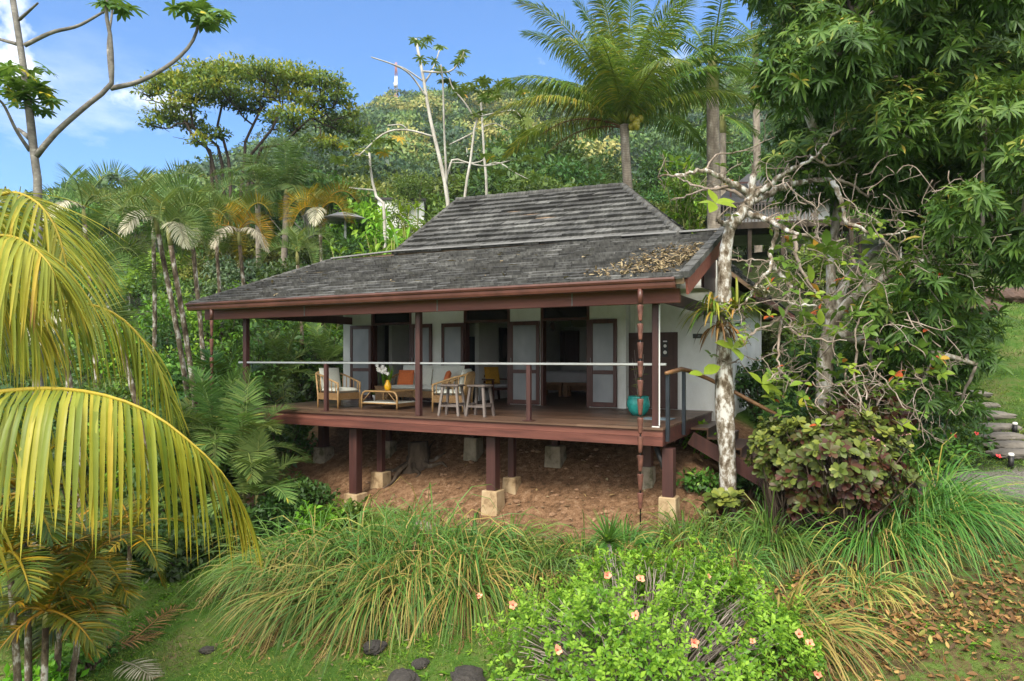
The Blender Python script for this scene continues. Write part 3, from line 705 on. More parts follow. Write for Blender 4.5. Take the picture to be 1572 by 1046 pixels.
X = XH(378, 14.9); ps = MB(); ps.hbox((X-.05, 14.85, 0), (X+.05, 14.95, 2.6)); 
for px in (501, 812):
    X = XH(px, 11.32); ps = MB(); ps.hbox((X-.04, 11.28, .012), (X+.04, 11.36, 1.03)); ps.hbox((X-.1, 11.24, .001), (X+.1, 11.40, .012)); part(ps, 'railing_post', M['redpost'], bevel=.004)
rl = MB(); rl.hbox((DX0-.02, 11.28, 1.031), (DX1+.03, 11.356, 1.076)); rl.hbox((DX0-.02, 11.357, 1.032), (DX0+.05, FY-.02, 1.06))
part(rl, 'handrail', M['steel'], bevel=.008)
X = XH(1013, 11.3); wp = MB(); wp.hbox((X-.009, 11.265, .03), (X+.009, 11.283, 2.05)); wp.hbox((X-.12, 11.235, .001), (X+.009, 11.262, .018)); part(wp, 'white_strip', M['whitepaint'])
# ---- stairs at the right end
st = MB(); SY0, SY1 = 13.15, 14.75; z = 0
for k in range(6):
    x0 = -2.955+k*.30; z1 = -.17*(k+1)
    st.hbox((x0, SY0, z1-.04), (x0+.33, SY1, z1), r=rng.uniform(.3, .8)); st.hbox((x0+.30, SY0+.01, z1-.168), (x0+.325, SY1-.01, z1-.041), r=.3)
part(st, 'stair_tread', M['board'])
sg = MB()
for y in (SY0-.045, SY1+.005): sg.beam(H(-2.95, y+.02, -.36), H(-1.1, y+.02, -1.36), .04, .26)
part(sg, 'stair_stringer', M['redpost'])
mp_ = MB()
for (X, Y, zt) in ((-2.935, 11.36, .90), (-2.935, 12.5, .92)): mp_.hbox((X-.03, Y-.03, -.24), (X+.03, Y+.03, zt))
mp_.hbox((-1.45, 12.85, -1.3), (-1.41, 12.89, .18))
part(mp_, 'stair_rail_post', M['darkmetal'])
hr = MB(); hr.tube(Hs([[-2.93, 11.25, .91], [-2.935, 11.7, .925], [-2.935, 12.3, .96], [-2.90, 12.7, .93], [-2.55, 12.86, .77], [-2.0, 12.88, .48], [-1.55, 12.88, .24], [-1.3, 12.88, .12]]), [.035, .04, .044, .04, .038, .036, .034, .03], 8, jit=.06)
part(hr, 'branch_handrail', M['tablewood'])
# ---------------------------------------------------------------- things on and around the veranda
def hl(X, Y, Z=0.0): return H(X, Y, Z)
# plaque and door sign
pq = MB(); x = XH(1071, RY-.02); pz = zat(1071, 516, RY-.02)
pq.hbox((x-.105, RY-.02, pz-.05), (x+.105, RY-.002, pz+.05))
t = thing('house_number_plaque', 'small dark green number plaque on the white wall beside the entry door', 'plaque', hl(x, RY, pz-.05))
pq.build('plate', M['sign'], t)
def text(body, name, loc, size, mat, parent, rx=PI/2):
    cu = bpy.data.curves.new(name, 'FONT'); cu.body = body; cu.size = size; cu.align_x = 'CENTER'; cu.align_y = 'CENTER'; cu.extrude = .001
    o = bpy.data.objects.new(name, cu); COL.objects.link(o); cu.materials.append(mat); o.parent = parent
    bpy.context.view_layer.update(); me = bpy.data.meshes.new_from_object(o.evaluated_get(bpy.context.evaluated_depsgraph_get())); bpy.data.objects.remove(o)
    o = bpy.data.objects.new(name, me); COL.objects.link(o); o.parent = parent
    if not me.materials: me.materials.append(mat)
    o.location = loc-ORG[parent.name]; o.rotation_euler = (rx, 0, -TH); return o
text('7-8', 'number', hl(x, RY-.0225, pz), .07, M['lead'], t)
x = XH(1021, RY-.06); sg = MB(); z0, z1 = zat(1021, 548, RY), zat(1021, 522, RY)
sg.hbox((x-.065, RY-.062, z0), (x+.065, RY-.05, z1))
t = thing('door_sign', 'tall black sign with two pale discs hung on the brown entry door', 'sign', hl(x, RY-.05, z0))
sg.build('board', M['black'], t)
dc = MB()
for zz, rr_ in ((z0+.10, .042), (z0+.245, .036)):
    an = np.arange(16)*2*PI/16; V = Hs([[x+rr_*math.cos(a), RY-.064, zz+rr_*math.sin(a)] for a in an]+[[x+rr_*math.cos(a), RY-.0625, zz+rr_*math.sin(a)] for a in an])
    dc.add(V, [np.arange(16)[None], np.array([[k, (k+1) % 16, (k+1) % 16+16, k+16] for k in range(16)])])
dc.hbox((x-.045, RY-.0645, z1-.05), (x+.045, RY-.0625, z1-.02))
dc.build('pale_disc', M['petal'], t)

# rattan armchair, local: faces +Y, width along X
def armchair(label, loc, rz, group):
    t = thing('rattan_armchair', label, 'armchair', loc, rz, group, local=True)
    w, d = .33, .34
    for sx in (-1, 1):
        for sy, h in ((1, .60), (-1, .80)):
            m = MB(); tip = [sx*w, sy*d-(.07 if sy < 0 else 0), h]
            m.tube([[sx*w, sy*d, 0], [sx*w, sy*d, .3], tip], .021, 8); m.build('leg', M['rattan'], t, local=True)
        a = MB(); a.tube([[sx*w, -d-.07, .80], [sx*(w+.015), -.15, .74], [sx*(w+.02), .12, .65], [sx*(w+.01), d-.03, .59], [sx*w, d+.01, .52], [sx*w, d, .42]], .022, 8)
        a.build('arm', M['rattan'], t, local=True)
        sl_ = MB()
        for k in range(5):
            y = -d+.1+k*.125; zt = np.interp(y, [-d, d], [.79, .60]); sl_.tube([[sx*w, y, .34], [sx*(w+.012), y-.01, zt]], .011, 6)
        sl_.build('arm_spindle', M['rattan'], t, local=True)
    b = MB()
    b.tube([[-w, -d-.07, .80], [-w*.6, -d-.10, .84], [0, -d-.11, .85], [w*.6, -d-.10, .84], [w, -d-.07, .80]], .021, 8)
    for k in range(9): x = -w+.07+k*(2*w-.14)/8; b.tube([[x, -d, .34], [x, -d-.10, .83]], .009, 6)
    b.build('back_frame', M['rattan'], t, local=True)
    ap = MB()
    for k in range(6):
        z = .20+k*.026
        ap.box((-w, d-.012, z), (w, d+.012, z+.022)); ap.box((-w, -d-.012, z), (w, -d+.012, z+.022))
        ap.box((-w-.012, -d+.013, z), (-w+.012, d-.013, z+.022)); ap.box((w-.012, -d+.013, z), (w+.012, d-.013, z+.022))
    ap.build('woven_apron', M['weave'], t, local=True)
    sc = MB(); sc.pillow((0, .02, .405), .64, .66, .13, p=.25); sc.build('seat_cushion', M['cushion'], t, local=True)
    bc = MB(); bc.pillow((0, 0, 0), .60, .50, .14, T=lambda V: np.stack([V[:, 0], -.30+V[:, 2]*.97-V[:, 1]*.18, .68+V[:, 1]*.97], 1), p=.3)
    bc.build('back_cushion', M['cushion'], t, local=True)
    return t
GA = 'rattan armchairs on the veranda'
armchair('rattan armchair with pale cushions alone at the far left end of the veranda', hl(-10.95, 12.35), -TH-PI/2-.12, GA)
armchair('rattan armchair with its woven back beside the two wooden stools', hl(-8.05, 12.72), -TH+PI/2+.25, GA)
# sofa
t = thing('rattan_sofa', 'long rattan sofa with pale patterned cushions against the veranda wall', 'sofa', hl(-9.75, 14.15), -TH+PI, None, local=True)
w, d = .96, .36
for sx in (-1, 1):
    for sy, h in ((1, .58), (-1, .80)):
        m = MB(); m.tube([[sx*w, sy*d, 0], [sx*w, sy*d, .3], [sx*w, sy*d-(.08 if sy < 0 else 0), h]], .023, 8); m.build('leg', M['rattan'], t, local=True)
    a = MB(); a.tube([[sx*w, -d-.08, .80], [sx*(w+.02), -.1, .72], [sx*(w+.02), .15, .63], [sx*w, d, .56], [sx*w, d+.01, .42]], .023, 8)
    a.build('arm', M['rattan'], t, local=True)
    sp = MB()
    for k in range(5): y = -d+.1+k*.13; sp.tube([[sx*w, y, .34], [sx*(w+.01), y, np.interp(y, [-d, d], [.77, .58])]], .011, 6)
    sp.build('arm_spindle', M['rattan'], t, local=True)
b = MB(); b.tube([[-w, -d-.08, .80], [-w*.5, -d-.11, .83], [0, -d-.11, .84], [w*.5, -d-.11, .83], [w, -d-.08, .80]], .022, 8)
for k in range(19): x = -w+.06+k*(2*w-.12)/18; b.tube([[x, -d, .34], [x, -d-.1, .82]], .009, 6)
b.build('back_frame', M['rattan'], t, local=True)
ap = MB()
for k in range(6):
    z = .19+k*.027
    ap.box((-w, d-.012, z), (w, d+.012, z+.023)); ap.box((-w, -d-.012, z), (w, -d+.012, z+.023)); ap.box((-w-.012, -d+.013, z), (-w+.012, d-.013, z+.023)); ap.box((w-.012, -d+.013, z), (w+.012, d-.013, z+.023))
ap.build('woven_apron', M['weave'], t, local=True)
for sx in (-1, 1):
    m = MB(); m.pillow((sx*.47, .02, .41), .92, .68, .15, p=.22); m.build('seat_cushion', M['cushion'], t, local=True)
    m = MB(); m.pillow((0, 0, 0), .92, .56, .16, T=lambda V: np.stack([V[:, 0]+sx*.47, -.30+V[:, 2]*.97-V[:, 1]*.2, .70+V[:, 1]*.97], 1), p=.25); m.build('back_cushion', M['cushion'], t, local=True)
def throw(label, X, Y, rz, lean):
    m = MB(); m.pillow((0, 0, .2), .42, .40, .14, T=lambda V: np.stack([V[:, 0], V[:, 2]-.2, V[:, 1]+.2], 1), p=.4)
    V = m.V[0]; c, s = math.cos(lean), math.sin(lean)
    m.V[0] = np.stack([V[:, 0], V[:, 1]*c+V[:, 2]*s, -V[:, 1]*s+V[:, 2]*c], 1)
    o = m.build('throw_cushion', M['orange'], None, local=True); o.location = hl(X, Y, .47); o.rotation_euler = (0, 0, rz); put(o, label, 'cushion', 'orange cushions on the sofa')
throw('orange cushion at the left end of the sofa, behind the vase', -10.3, 14.05, -TH+.25, .3)
throw('orange cushion at the right end of the sofa, tilted against the arm', -9.05, 13.95, -TH-.95, .3)
# coffee table
t = thing('rattan_coffee_table', 'low rattan coffee table with arched ends and a pale lower shelf', 'table', hl(-9.75, 12.72), -TH, None, local=True)
w, d, h = .50, .40, .40
for sy in (-1, 1):
    m = MB(); pts = [[-w, sy*d, 0]]+[[-w+.14-.14*math.cos(a), sy*d, h-.14+.14*math.sin(a)] for a in np.linspace(0, PI/2, 5)]+[[w-.14+.14*math.sin(a), sy*d, h-.14+.14*math.cos(a)] for a in np.linspace(0, PI/2, 5)]+[[w, sy*d, 0]]
    m.tube(pts, .022, 8); m.tube([[-w, sy*d, .13], [w, sy*d, .13]], .017, 8)
    m.tube([[w-.02, sy*d, .16], [w-.24, sy*d, h-.02]], .009, 6); m.tube([[-w+.02, sy*d, .16], [-w+.24, sy*d, h-.02]], .009, 6)
    m.build('arched_leg_frame', M['rattan'], t, local=True)
m = MB(); m.box((-w+.1, -d-.03, h-.012), (w-.1, d+.03, h+.012)); m.build('tabletop', M['rattan'], t, local=True, bevel=.008)
m = MB(); m.box((-w+.03, -d+.02, .135), (w-.03, d-.02, .155)); m.build('shelf', M['cushion'], t, local=True)
for sx in (-1, 1):
    m = MB()
    for k in range(5): m.box((sx*w-.012, -d+.023, .06+k*.016), (sx*w+.012, d-.023, .06+k*.016+.013))
    m.build('woven_band', M['weave'], t, local=True)
# vase of orchids
t = thing('flower_vase', 'small yellow vase of white orchids on the rattan coffee table', 'vase', hl(-9.72, 12.6, .412), 0, None, local=True)
m = MB(); m.lathe([(.0, 0), (.055, 0), (.075, .04), (.082, .09), (.07, .15), (.045, .19), (.036, .225), (.042, .24), (.03, .235)], n=18); m.build('vase', M['yellowglaze'], t, local=True)
m = MB(); fl_ = MB()
for k in range(4):
    a = rng.uniform(0, 6.28); e = np.array([-.16+.05*k-.05*rng.random(), .08*math.sin(a), .0]); p = [[0, 0, .2], e*.3+[0, 0, .38], e*.8+[0, 0, .50], e*1.6+[0, 0, .52-.05*k]]
    m.tube(p, .005, 5)
    for q in range(6):
        c = np.array(p[3])*(q/6)+np.array(p[2])*(1-q/6)+rng.normal(0, .03, 3); az0 = rng.uniform(0, 6.28)
        dd = np.stack([np.cos(az0+np.arange(5)*1.257), -.5*np.ones(5), np.sin(az0+np.arange(5)*1.257)], 1)
        fl_.leaves(np.repeat(c[None], 5, 0), dd, np.repeat([[0, -1, 0]], 5, 0), .05, .04, .5, 2, .1, [.5, 1, .4])
m.build('stem', M['lf_mid'], t, local=True); fl_.build('orchid_blossom', M['petal'], t, local=True)
# planter with snake plant
t = thing('planter', 'tall woven planter box with a spiky green plant behind the coffee table', 'planter', hl(-10.75, 13.85), -TH, None, local=True)
m = MB()
for k in range(12): m.box((-.19, -.19, k*.036), (.19, .19, k*.036+.033))
m.box((-.2, -.2, .433), (.2, .2, .455)); m.build('woven_box', M['weave'], t, local=True)
m = MB(); m.box((-.17, -.17, .4551), (.17, .17, .459)); m.build('soil', M['terra'], t, local=True)
m = MB(); n = 26; p = np.stack([rng.normal(0, .05, n), rng.normal(0, .05, n), np.full(n, .456)], 1); dd = nrm(np.stack([rng.normal(0, .28, n), rng.normal(0, .28, n), np.ones(n)], 1))
m.leaves(p, dd, rv(n), rng.uniform(.3, .62, n), .045, rng.random(n)*.6+.3, 4, .1); m.build('plant', M['lf_bright'], t, local=True)
t = thing('potted_plant', 'small leafy pot plant at the wall behind the left armchair', 'plant', hl(-11.6, 14.6), 0, None, local=True)
m = MB(); m.lathe([(.0, 0), (.1, 0), (.14, .12), (.15, .16), (.13, .155)], n=16); m.build('pot', M['petal'], t, local=True)
m = MB(); n = 40; dd = rv(n); dd[:, 2] = np.abs(dd[:, 2])+.4; m.leaves(np.repeat([[0, 0, .15]], n, 0), dd, rv(n), rng.uniform(.15, .3, n), .07, rng.random(n), 3, .5); m.build('foliage', M['lf_mid'], t, local=True)
# stools
def stool(label, X, Y, rz):
    t = thing('wooden_stool', label, 'stool', hl(X, Y), rz, 'wooden stools by the veranda rail', local=True)
    m = MB(); m.box((-.21, -.17, .585), (.21, .17, .625)); m.build('seat', M['oldwood'], t, local=True, bevel=.01)
    for sx in (-1, 1):
        for sy in (-1, 1):
            m = MB(); m.beam([sx*.22, sy*.17, 0], [sx*.15, sy*.12, .583], .045, .045, (0, 1, 0), rng.random()); m.build('leg', M['oldwood'], t, local=True)
    m = MB()
    for sy in (-1, 1): m.beam([-.185, sy*.153, .20], [.185, sy*.153, .20], .03, .04)
    for sx in (-1, 1): m.beam([sx*.19, -.145, .24], [sx*.19, .145, .24], .03, .04)
    m.build('stretcher', M['oldwood'], t, local=True)
stool('weathered wooden stool standing directly in front of the right rattan armchair', -7.42, 11.72, -TH+.1)
stool('weathered wooden stool standing alone nearer the open glass door', -6.82, 11.80, -TH-.05)
# interior chair
t = thing('wooden_chair', 'dark wooden armchair with mustard cushion inside the middle doorway', 'chair', hl(-8.86, 16.2), -TH-PI/2-.5, None, local=True)
for sx in (-1, 1):
    m = MB(); m.beam([sx*.27, .27, 0], [sx*.27, .27, .56], .05, .05, (0, 1, 0)); m.build('leg', M['doorwood'], t, local=True)
    m = MB(); m.beam([sx*.27, -.27, 0], [sx*.27, -.36, .88], .05, .05, (0, 1, 0)); m.build('leg', M['doorwood'], t, local=True)
    m = MB(); m.beam([sx*.27, -.33, .58], [sx*.27, .32, .58], .06, .03); m.build('arm', M['doorwood'], t, local=True)
m = MB(); m.box((-.27, -.27, .30), (.27, .29, .36)); m.build('seat', M['doorwood'], t, local=True)
m = MB()
for z in (.5, .66, .82): m.beam([-.26, -.30-.06*(z-.4)*1.5, z], [.26, -.30-.06*(z-.4)*1.5, z], .02, .07)
m.build('back_slat', M['doorwood'], t, local=True)
m = MB(); m.pillow((0, 0, .40), .5, .52, .1, p=.25); m.build('seat_pad', M['cloth'], t, local=True)
m = MB(); m.pillow((0, 0, 0), .46, .46, .16, T=lambda V: np.stack([V[:, 0], -.2+V[:, 2]-V[:, 1]*.2, .68+V[:, 1]], 1), p=.4)
o = m.build('throw_cushion', M['mustard'], None, local=True); o.location = t.location; o.rotation_euler = t.rotation_euler; put(o, 'mustard yellow cushion on the dark wooden armchair indoors', 'cushion')
# painting on the partition (generic)
m = MB(); m.hbox((PB+.002, 17.02, 1.02), (PB+.03, 17.62, 2.02)); t = thing('wall_painting', 'tall dark painting with a pale oval shape on the inner wall', 'painting', hl(PB, 17.3, 1.02))
m.build('canvas', M['black'], t)
m = MB(); an = np.linspace(0, 2*PI, 20, endpoint=False); Y_ = 17.34+.15*np.cos(an)+.04*np.sin(an); Z_ = 1.5+.36*np.sin(an)
V = np.concatenate([np.stack([np.full(20, PB+.034), Y_, Z_], 1), np.stack([np.full(20, PB+.031), Y_, Z_], 1)])
m.add(Hs(V), [np.arange(20)[None], np.array([[k, (k+1) % 20, (k+1) % 20+20, k+20] for k in range(20)])]); m.build('painted_shape', M['oldwood'], t)
# bed and benches
X0, X1 = XH(826, 19), XH(915, 19)
t = thing('bed', 'bed under a white cloth inside the right-hand doorway', 'bed', hl((X0+X1)/2, 20, 0))
m = MB(); m.hbox((X0, 19.3, .34), (X1+.3, 21.0, .74)); m.build('white_bedspread', M['cloth'], t, bevel=.05)
m = MB(); m.hbox((X0+.05, 19.35, .16), (X1+.25, 20.95, .338)); m.build('bed_frame', M['tablewood'], t)
for x in (X0+.1, X1+.2):
    for y in (19.4, 20.9): m = MB(); m.hbox((x-.04, y-.04, 0), (x+.04, y+.04, .158)); m.build('leg', M['tablewood'], t)
for nm, a, b in (('low wooden bench at the left half of the bed foot', X0-.05, XH(868, 19)-.01), ('low wooden bench at the right half of the bed foot', XH(870, 19)+.01, X1+.3)):
    t = thing('bench', nm, 'bench', hl((a+b)/2, 18.9), 0, 'benches at the foot of the bed')
    m = MB(); m.hbox((a, 18.72, .33), (b, 19.1, .42)); m.build('seat', M['tablewood'], t)
    for x in (a+.06, b-.06):
        for y in (18.78, 19.04): m = MB(); m.hbox((x-.045, y-.04, 0), (x+.045, y+.04, .328)); m.build('leg', M['tablewood'], t)
# hanging lamp in the right doorway
c = P(848, 500, 17.2); t = thing('pendant_lamp', 'dark narrow pendant lamp hanging inside the right-hand doorway', 'lamp', c)
m = MB(); m.tube([c+[0, 0, .1], [c[0], c[1], 2.698]], .008, 5); m.build('cord', M['black'], t)
m = MB(); m.lathe([(.02, .10), (.05, .06), (.06, -.02), (.05, -.12), (.03, -.13)], c, 14); m.build('lamp_shade', M['darkdoor'], t)
# turquoise pot
c = hl(XH(980, 13.4), 13.4); t = thing('turquoise_pot', 'round turquoise glazed pot with a thin plant beside the entry door', 'pot', c)
m = MB(); m.lathe([(.0, 0), (.12, 0), (.19, .09), (.23, .19), (.228, .28), (.205, .36), (.213, .385), (.19, .39), (.175, .34), (.0, .32)], c, 26); m.build('pot', M['teal'], t)
m = MB()
for k in range(5):
    a = rng.uniform(0, 6.28); m.tube([c+[0, 0, .37], c+[.05*math.cos(a), .05*math.sin(a), .7], c+[.13*math.cos(a), .12*math.sin(a), 1.0+.08*k]], [.012, .007, .004], 5)
m.build('stem', M['twig'], t)
m = MB(); n = 40; pp = c+np.stack([rng.normal(0, .06, n), rng.normal(0, .06, n), rng.uniform(.38, .95, n)], 1); dd = rv(n); dd[:, 2] = abs(dd[:, 2]); m.leaves(pp, dd, rv(n), .13, .018, rng.random(n), 3, .5); m.build('foliage', M['lf_olive'], t)
m = MB(); m.hbox((-3.75, 12.55, .004), (-3.2, 12.95, .02)); put(m.build('doormat', M['mat_blue'], None), 'flat grey blue mat on the deck near the stairs', 'mat')
# rain chains
def rainchain(px, Y, ybot, label, pitch, rcup):
    X = XH(px, Y); zb = max(hgz(X, Y)+.02, -2.2) if ybot is None else zat(px, ybot, Y)
    top = 2.25; t = thing('rain_chain', label, 'rain chain', hl(X, Y, zb), 0, 'rain chains hanging from the gutter')
    m = MB(); m.tube([hl(X, Y, top), hl(X, Y, zb)], .012, 5); m.build('chain', M['black'], t)
    m = MB(); m.tube([hl(X, Y, top+.02), hl(X, Y, top-.22)], .045, 8); m.build('outlet_pipe', M['gutter'], t)
    z = top-.24
    while z > zb+pitch*.8:
        m = MB(); m.lathe([(rcup*.55, -pitch*.86), (rcup*.62, -pitch*.8), (rcup, -.012), (rcup*.98, 0), (rcup*.8, -.005)], hl(X, Y, z), 9, rng.random())
        m.build('cup', M['copper'], t); z -= pitch
rainchain(983, 10.62, 806, 'rust red rain chain of long cups hanging at the right end of the gutter', .30, .05)
rainchain(325, 10.62, None, 'thin rust red rain chain hanging at the left end of the gutter', .42, .045)
# leaf debris on the roof corner
M['earthstone'] = m_plain('clay_stone', (.22, .13, .075), .95, .5, 8)
n = 1100; u = rng.beta(1.2, 2.2, n); v = rng.beta(1.3, 1.8, n)
X = -2.58-u*1.75*(1-.35*v)-.3*rng.random(n)*(v < .25); Y = 10.72+v*2.2; Zr = 2.40+(Y-10.6)*.371
p = Hs(np.stack([X, Y, Zr+.05+rng.uniform(0, .05, n)], 1)); dd = rv(n); dd[:, 2] *= .35
m = MB(); m.leaves(p, dd, nrm(rv(n)*.7+[0, -.3, 1]), rng.uniform(.04, .12, n), rng.uniform(.018, .04, n), rng.random(n)*.85, 3, rng.normal(.1, .4, n))
put(m.build('leaf_debris', M['lf_debris'], None), 'heap of dry leaves and twigs on the right corner of the roof', 'leaves', None, 'stuff')
n = 60; X = rng.uniform(-13.5, -4.5, n); Y = rng.uniform(10.7, 13.5, n); p = Hs(np.stack([X, Y, 2.40+(Y-10.6)*.371+.05], 1)); dd = rv(n); dd[:, 2] *= .2
m = MB(); m.leaves(p, dd, nrm(rv(n)*.3+[0, 0, 1]), rng.uniform(.1, .28, n), rng.uniform(.03, .09, n), .3+.5*rng.random(n), 3, .2)
put(m.build('fallen_leaves', M['lf_debris'], None), 'few pale dry leaves scattered over the long lower roof', 'leaves', None, 'stuff')
# ---------------------------------------------------------------- stones, stump, bollards
def rock(px, d, s, label, mat, seed, sink=.45, grp=None, cat='rock', flat=.6, name='rock'):
    c = onground(px, d); m = MB(); m.blob((0, 0, s*flat*(1-sink)), (s*1.25, s, s*flat), 4, .13, 1.6, seed); V = m.V[0]; m.V[0] = V*(1+.05*fnoise(V[:, 0]/s*5+seed, V[:, 1]/s*5+V[:, 2]/s*6, 1.0, seed))[:, None]; 
    o = m.build(name, mat, None, local=True); o.location = c; o.rotation_euler = (0, 0, seed*1.3); put(o, label, cat, grp)
rock(575, 9.15, .14, 'black rock in the lawn under the drooping straw stalks', M['lava'], 1)
rock(620, 8.4, .16, 'largest black rock at the lawn edge at the bottom of the picture', M['lava'], 2)
rock(646, 8.75, .09, 'tiny black rock in the lawn beside a larger black rock', M['lava'], 3)
rock(718, 8.35, .2, 'flat black rock in the lawn close to the flowering bush', M['lava'], 4, .5, flat=.45)
rock(318, 9.6, .09, 'small dark stone alone in the open lawn', M['lava'], 5)
rock(404, 15.0, .42, 'red brown boulder between the palms and the long grass', M['redrock'], 6)
rock(1505, 10.9, .30, 'brown mossy rock at the lawn edge right of the tall grass', M['redrock'], 7)
rock(1465, 11.9, .18, 'small brown stone near the gravel path', M['redrock'], 8)
rock(648, 12.6, .26, 'grey concrete lump half buried behind the long grass', M['concrete'], 9, .4)
rock(1440, 16.5, .5, 'brown boulder in the shade under the mango tree', M['redrock'], 10)
rock(1490, 24, .7, 'brown boulder in the upper lawn half hidden by mango leaves', M['redrock'], 11)
rock(1560, 29, .7, 'dark boulder at the top edge of the upper lawn', M['redrock'], 12)
rock(1530, 29.5, .6, 'brown boulder beside another at the top of the upper lawn', M['redrock'], 13)
M["earthstone"] = m_plain("clay_stone", (.22, .13, .075), .95, .5, 8)
n = 520; m = MB()
for k in range(n):
    X, Y = rng.uniform(-11, -2.8), rng.uniform(11.2, 15.5); s = abs(rng.normal(.0, .022))+.010; m.blob(H(X, Y, hgz(X, Y)+s*.3), (s*1.3, s, s*.7), 1, .15, 2, k)
put(m.build('pebbles', M['earthstone'], None), 'pale stones and clods scattered over the red earth bank', 'stones', None, 'stuff')
# stone steps
for k, (px, d, w_) in enumerate(((1563, 14.0, .62), (1555, 14.6, .62), (1540, 15.2, .6), (1530, 15.9, .6), (1522, 16.6, .58), (1500, 17.4, .55), (1492, 18.2, .5))):
    c = onground(px, d); m = MB(); m.blob((0, 0, .05), (1, 1, .12), 3, .07, 2.2, 20+k); V = m.V[0]; q = np.maximum(np.abs(V[:, :1]), np.abs(V[:, 1:2]))/np.maximum(np.linalg.norm(V[:, :2], axis=1, keepdims=True), 1e-6); m.V[0] = np.concatenate([V[:, :2]/np.maximum(q, .72)*[w_*.85, .24], V[:, 2:]], 1); o = m.build('stepping_stone', M['stone'], None, local=True); o.location = c; o.rotation_euler = (0, 0, .15*math.sin(k))
    put(o, ['lowest grey stone of the stone steps, beside the path light', 'second grey stone from the bottom of the stone steps', 'third grey stone from the bottom of the stone steps', 'middle grey stone of the stone steps', 'third grey stone from the top of the stone steps', 'second grey stone from the top of the stone steps', 'uppermost grey stone of the stone steps under the mango leaves'][k], 'stone', 'stone steps up the slope')
for px, d, h, lb in ((1552, 13.4, .26, 'short black path light with pale top standing on the gravel path'), (1558, 15.6, .2, 'small path light with pale top beside the upper stone steps')):
    c = onground(px, d, -.02); t = thing('path_light', lb, 'path light', c, 0, 'path lights by the stone steps')
    m = MB(); m.lathe([(.05, 0), (.05, h)], c, 12); m.build('post', M['black'], t); m = MB(); m.lathe([(.052, h+.001), (.056, h+.03), (.04, h+.06), (.0, h+.065)], c, 12); m.build('lens_cap', M['petal'], t)
# tree stump under the deck
c = H(XH(641, 13.0), 13.0, hgz(XH(641, 13.0), 13.0)-.08); t = thing('tree_stump', 'grey weathered tree stump with spreading roots under the deck', 'stump', c)
m = MB(); m.tube([c+[0, 0, -.1], c+[0, 0, .12], c+[.02, 0, .35], c+[0, 0, .66]], [.40, .27, .23, .215], 14, jit=.09); m.build('trunk', M['bk_brown'], t)
m = MB()
for a in np.linspace(0, 6.28, 8)[:-1]:
    dx, dy = math.cos(a+.3), math.sin(a+.3); L = rng.uniform(.35, .8); pts = []
    for s in np.linspace(0, 1, 6): x, y = c[0]+dx*(.2+s*L)+.08*math.sin(5*s+a), c[1]+dy*(.2+s*L); pts.append([x, y, max(gz(x, y)+.015, c[2]+.2*(1-3*s))])
    m.tube(pts, np.linspace(.075, .012, 6), 6)
m.build('root', M['bk_brown'], t)
# ================================================================ plants
def cr(pts, n):
    """smooth resampling of a polyline (Catmull-Rom by arc length)"""
    p = np.asarray(pts, float); q = np.concatenate([[2*p[0]-p[1]], p, [2*p[-1]-p[-2]]])
    out = []
    for i in range(len(p)-1):
        a, b, c, d = q[i:i+4]; t = np.linspace(0, 1, 12, endpoint=False)[:, None]
        out.append(.5*((2*b)+(-a+c)*t+(2*a-5*b+4*c-d)*t**2+(-a+3*b-3*c+d)*t**3))
    out = np.concatenate(out+[p[-1:]]); L = np.concatenate([[0], np.cumsum(np.linalg.norm(np.diff(out, axis=0), axis=1))])
    s = np.linspace(0, L[-1], n)
    return np.stack([np.interp(s, L, out[:, k]) for k in range(3)], 1)
def arch(p0, d0, L, droop, n=14, pw=1.4):
    d0 = nrm(np.asarray(d0, float)); p = np.asarray(p0, float); out = [p]
    for k in range(n-1):
        t = (k+.5)/(n-1); p = p+nrm(d0-np.array([0, 0, droop*t**pw]))*L/(n-1); out.append(p)
    return np.array(out)
def frond(mb, R, n, ll, lw, tone=.5, tv=.2, a0=78, a1=22, ld=.5, lift=.15, segs=4, t0=.12, rad=.02, tipc=0.0, up=(0, 0, 1), mr=0, ml=0, tipr=0.0, rt=None, ragged=.08, fold=.3, pw=.7, gap=0.0):
    """a feather leaf: R rachis points; n leaflets a side"""
    R = np.asarray(R, float); k = len(R); T = nrm(np.gradient(R, axis=0))
    mb.tube(R, np.linspace(rad, rad*.18, k), 5, tone if rt is None else rt, mr)
    up = np.asarray(up, float)
    for sg in (-1, 1):
        t = np.linspace(t0, .995, n)+rng.normal(0, .15/n, n)
        if gap: t = t[rng.random(len(t)) > gap]
        t = np.clip(t, 0, 1); m = len(t); x = t*(k-1)
        p = np.stack([np.interp(x, np.arange(k), R[:, i]) for i in range(3)], 1)
        tg = nrm(np.stack([np.interp(x, np.arange(k), T[:, i]) for i in range(3)], 1))
        sd = np.cross(tg, up); sd = nrm(np.where(np.linalg.norm(sd, axis=1, keepdims=True) < .12, np.array([1.0, .1, 0]), sd)); nn = np.cross(sd, tg)
        a = np.radians(a0+(a1-a0)*((t-t0)/(1-t0))**1.5+rng.normal(0, 4, m))[:, None]
        d = tg*np.cos(a)+sg*sd*np.sin(a)+nn*(lift+rng.normal(0, .06, m))[:, None]
        L = ll*np.sin(PI*np.clip(.14+.80*t, 0, 1))**pw*(1+rng.normal(0, ragged, m))
        r = np.clip(tone+rng.normal(0, tv, m)+tipc*t, 0, 1)
        mb.leaves(p, d, nn, L, lw*(.6+.4*np.sin(PI*np.clip(.1+.8*t, 0, 1))), r, segs, ld*(1+rng.normal(0, .2, m))*(1-.82*t**3.5), fold=fold, m=ml, tipr=tipr)
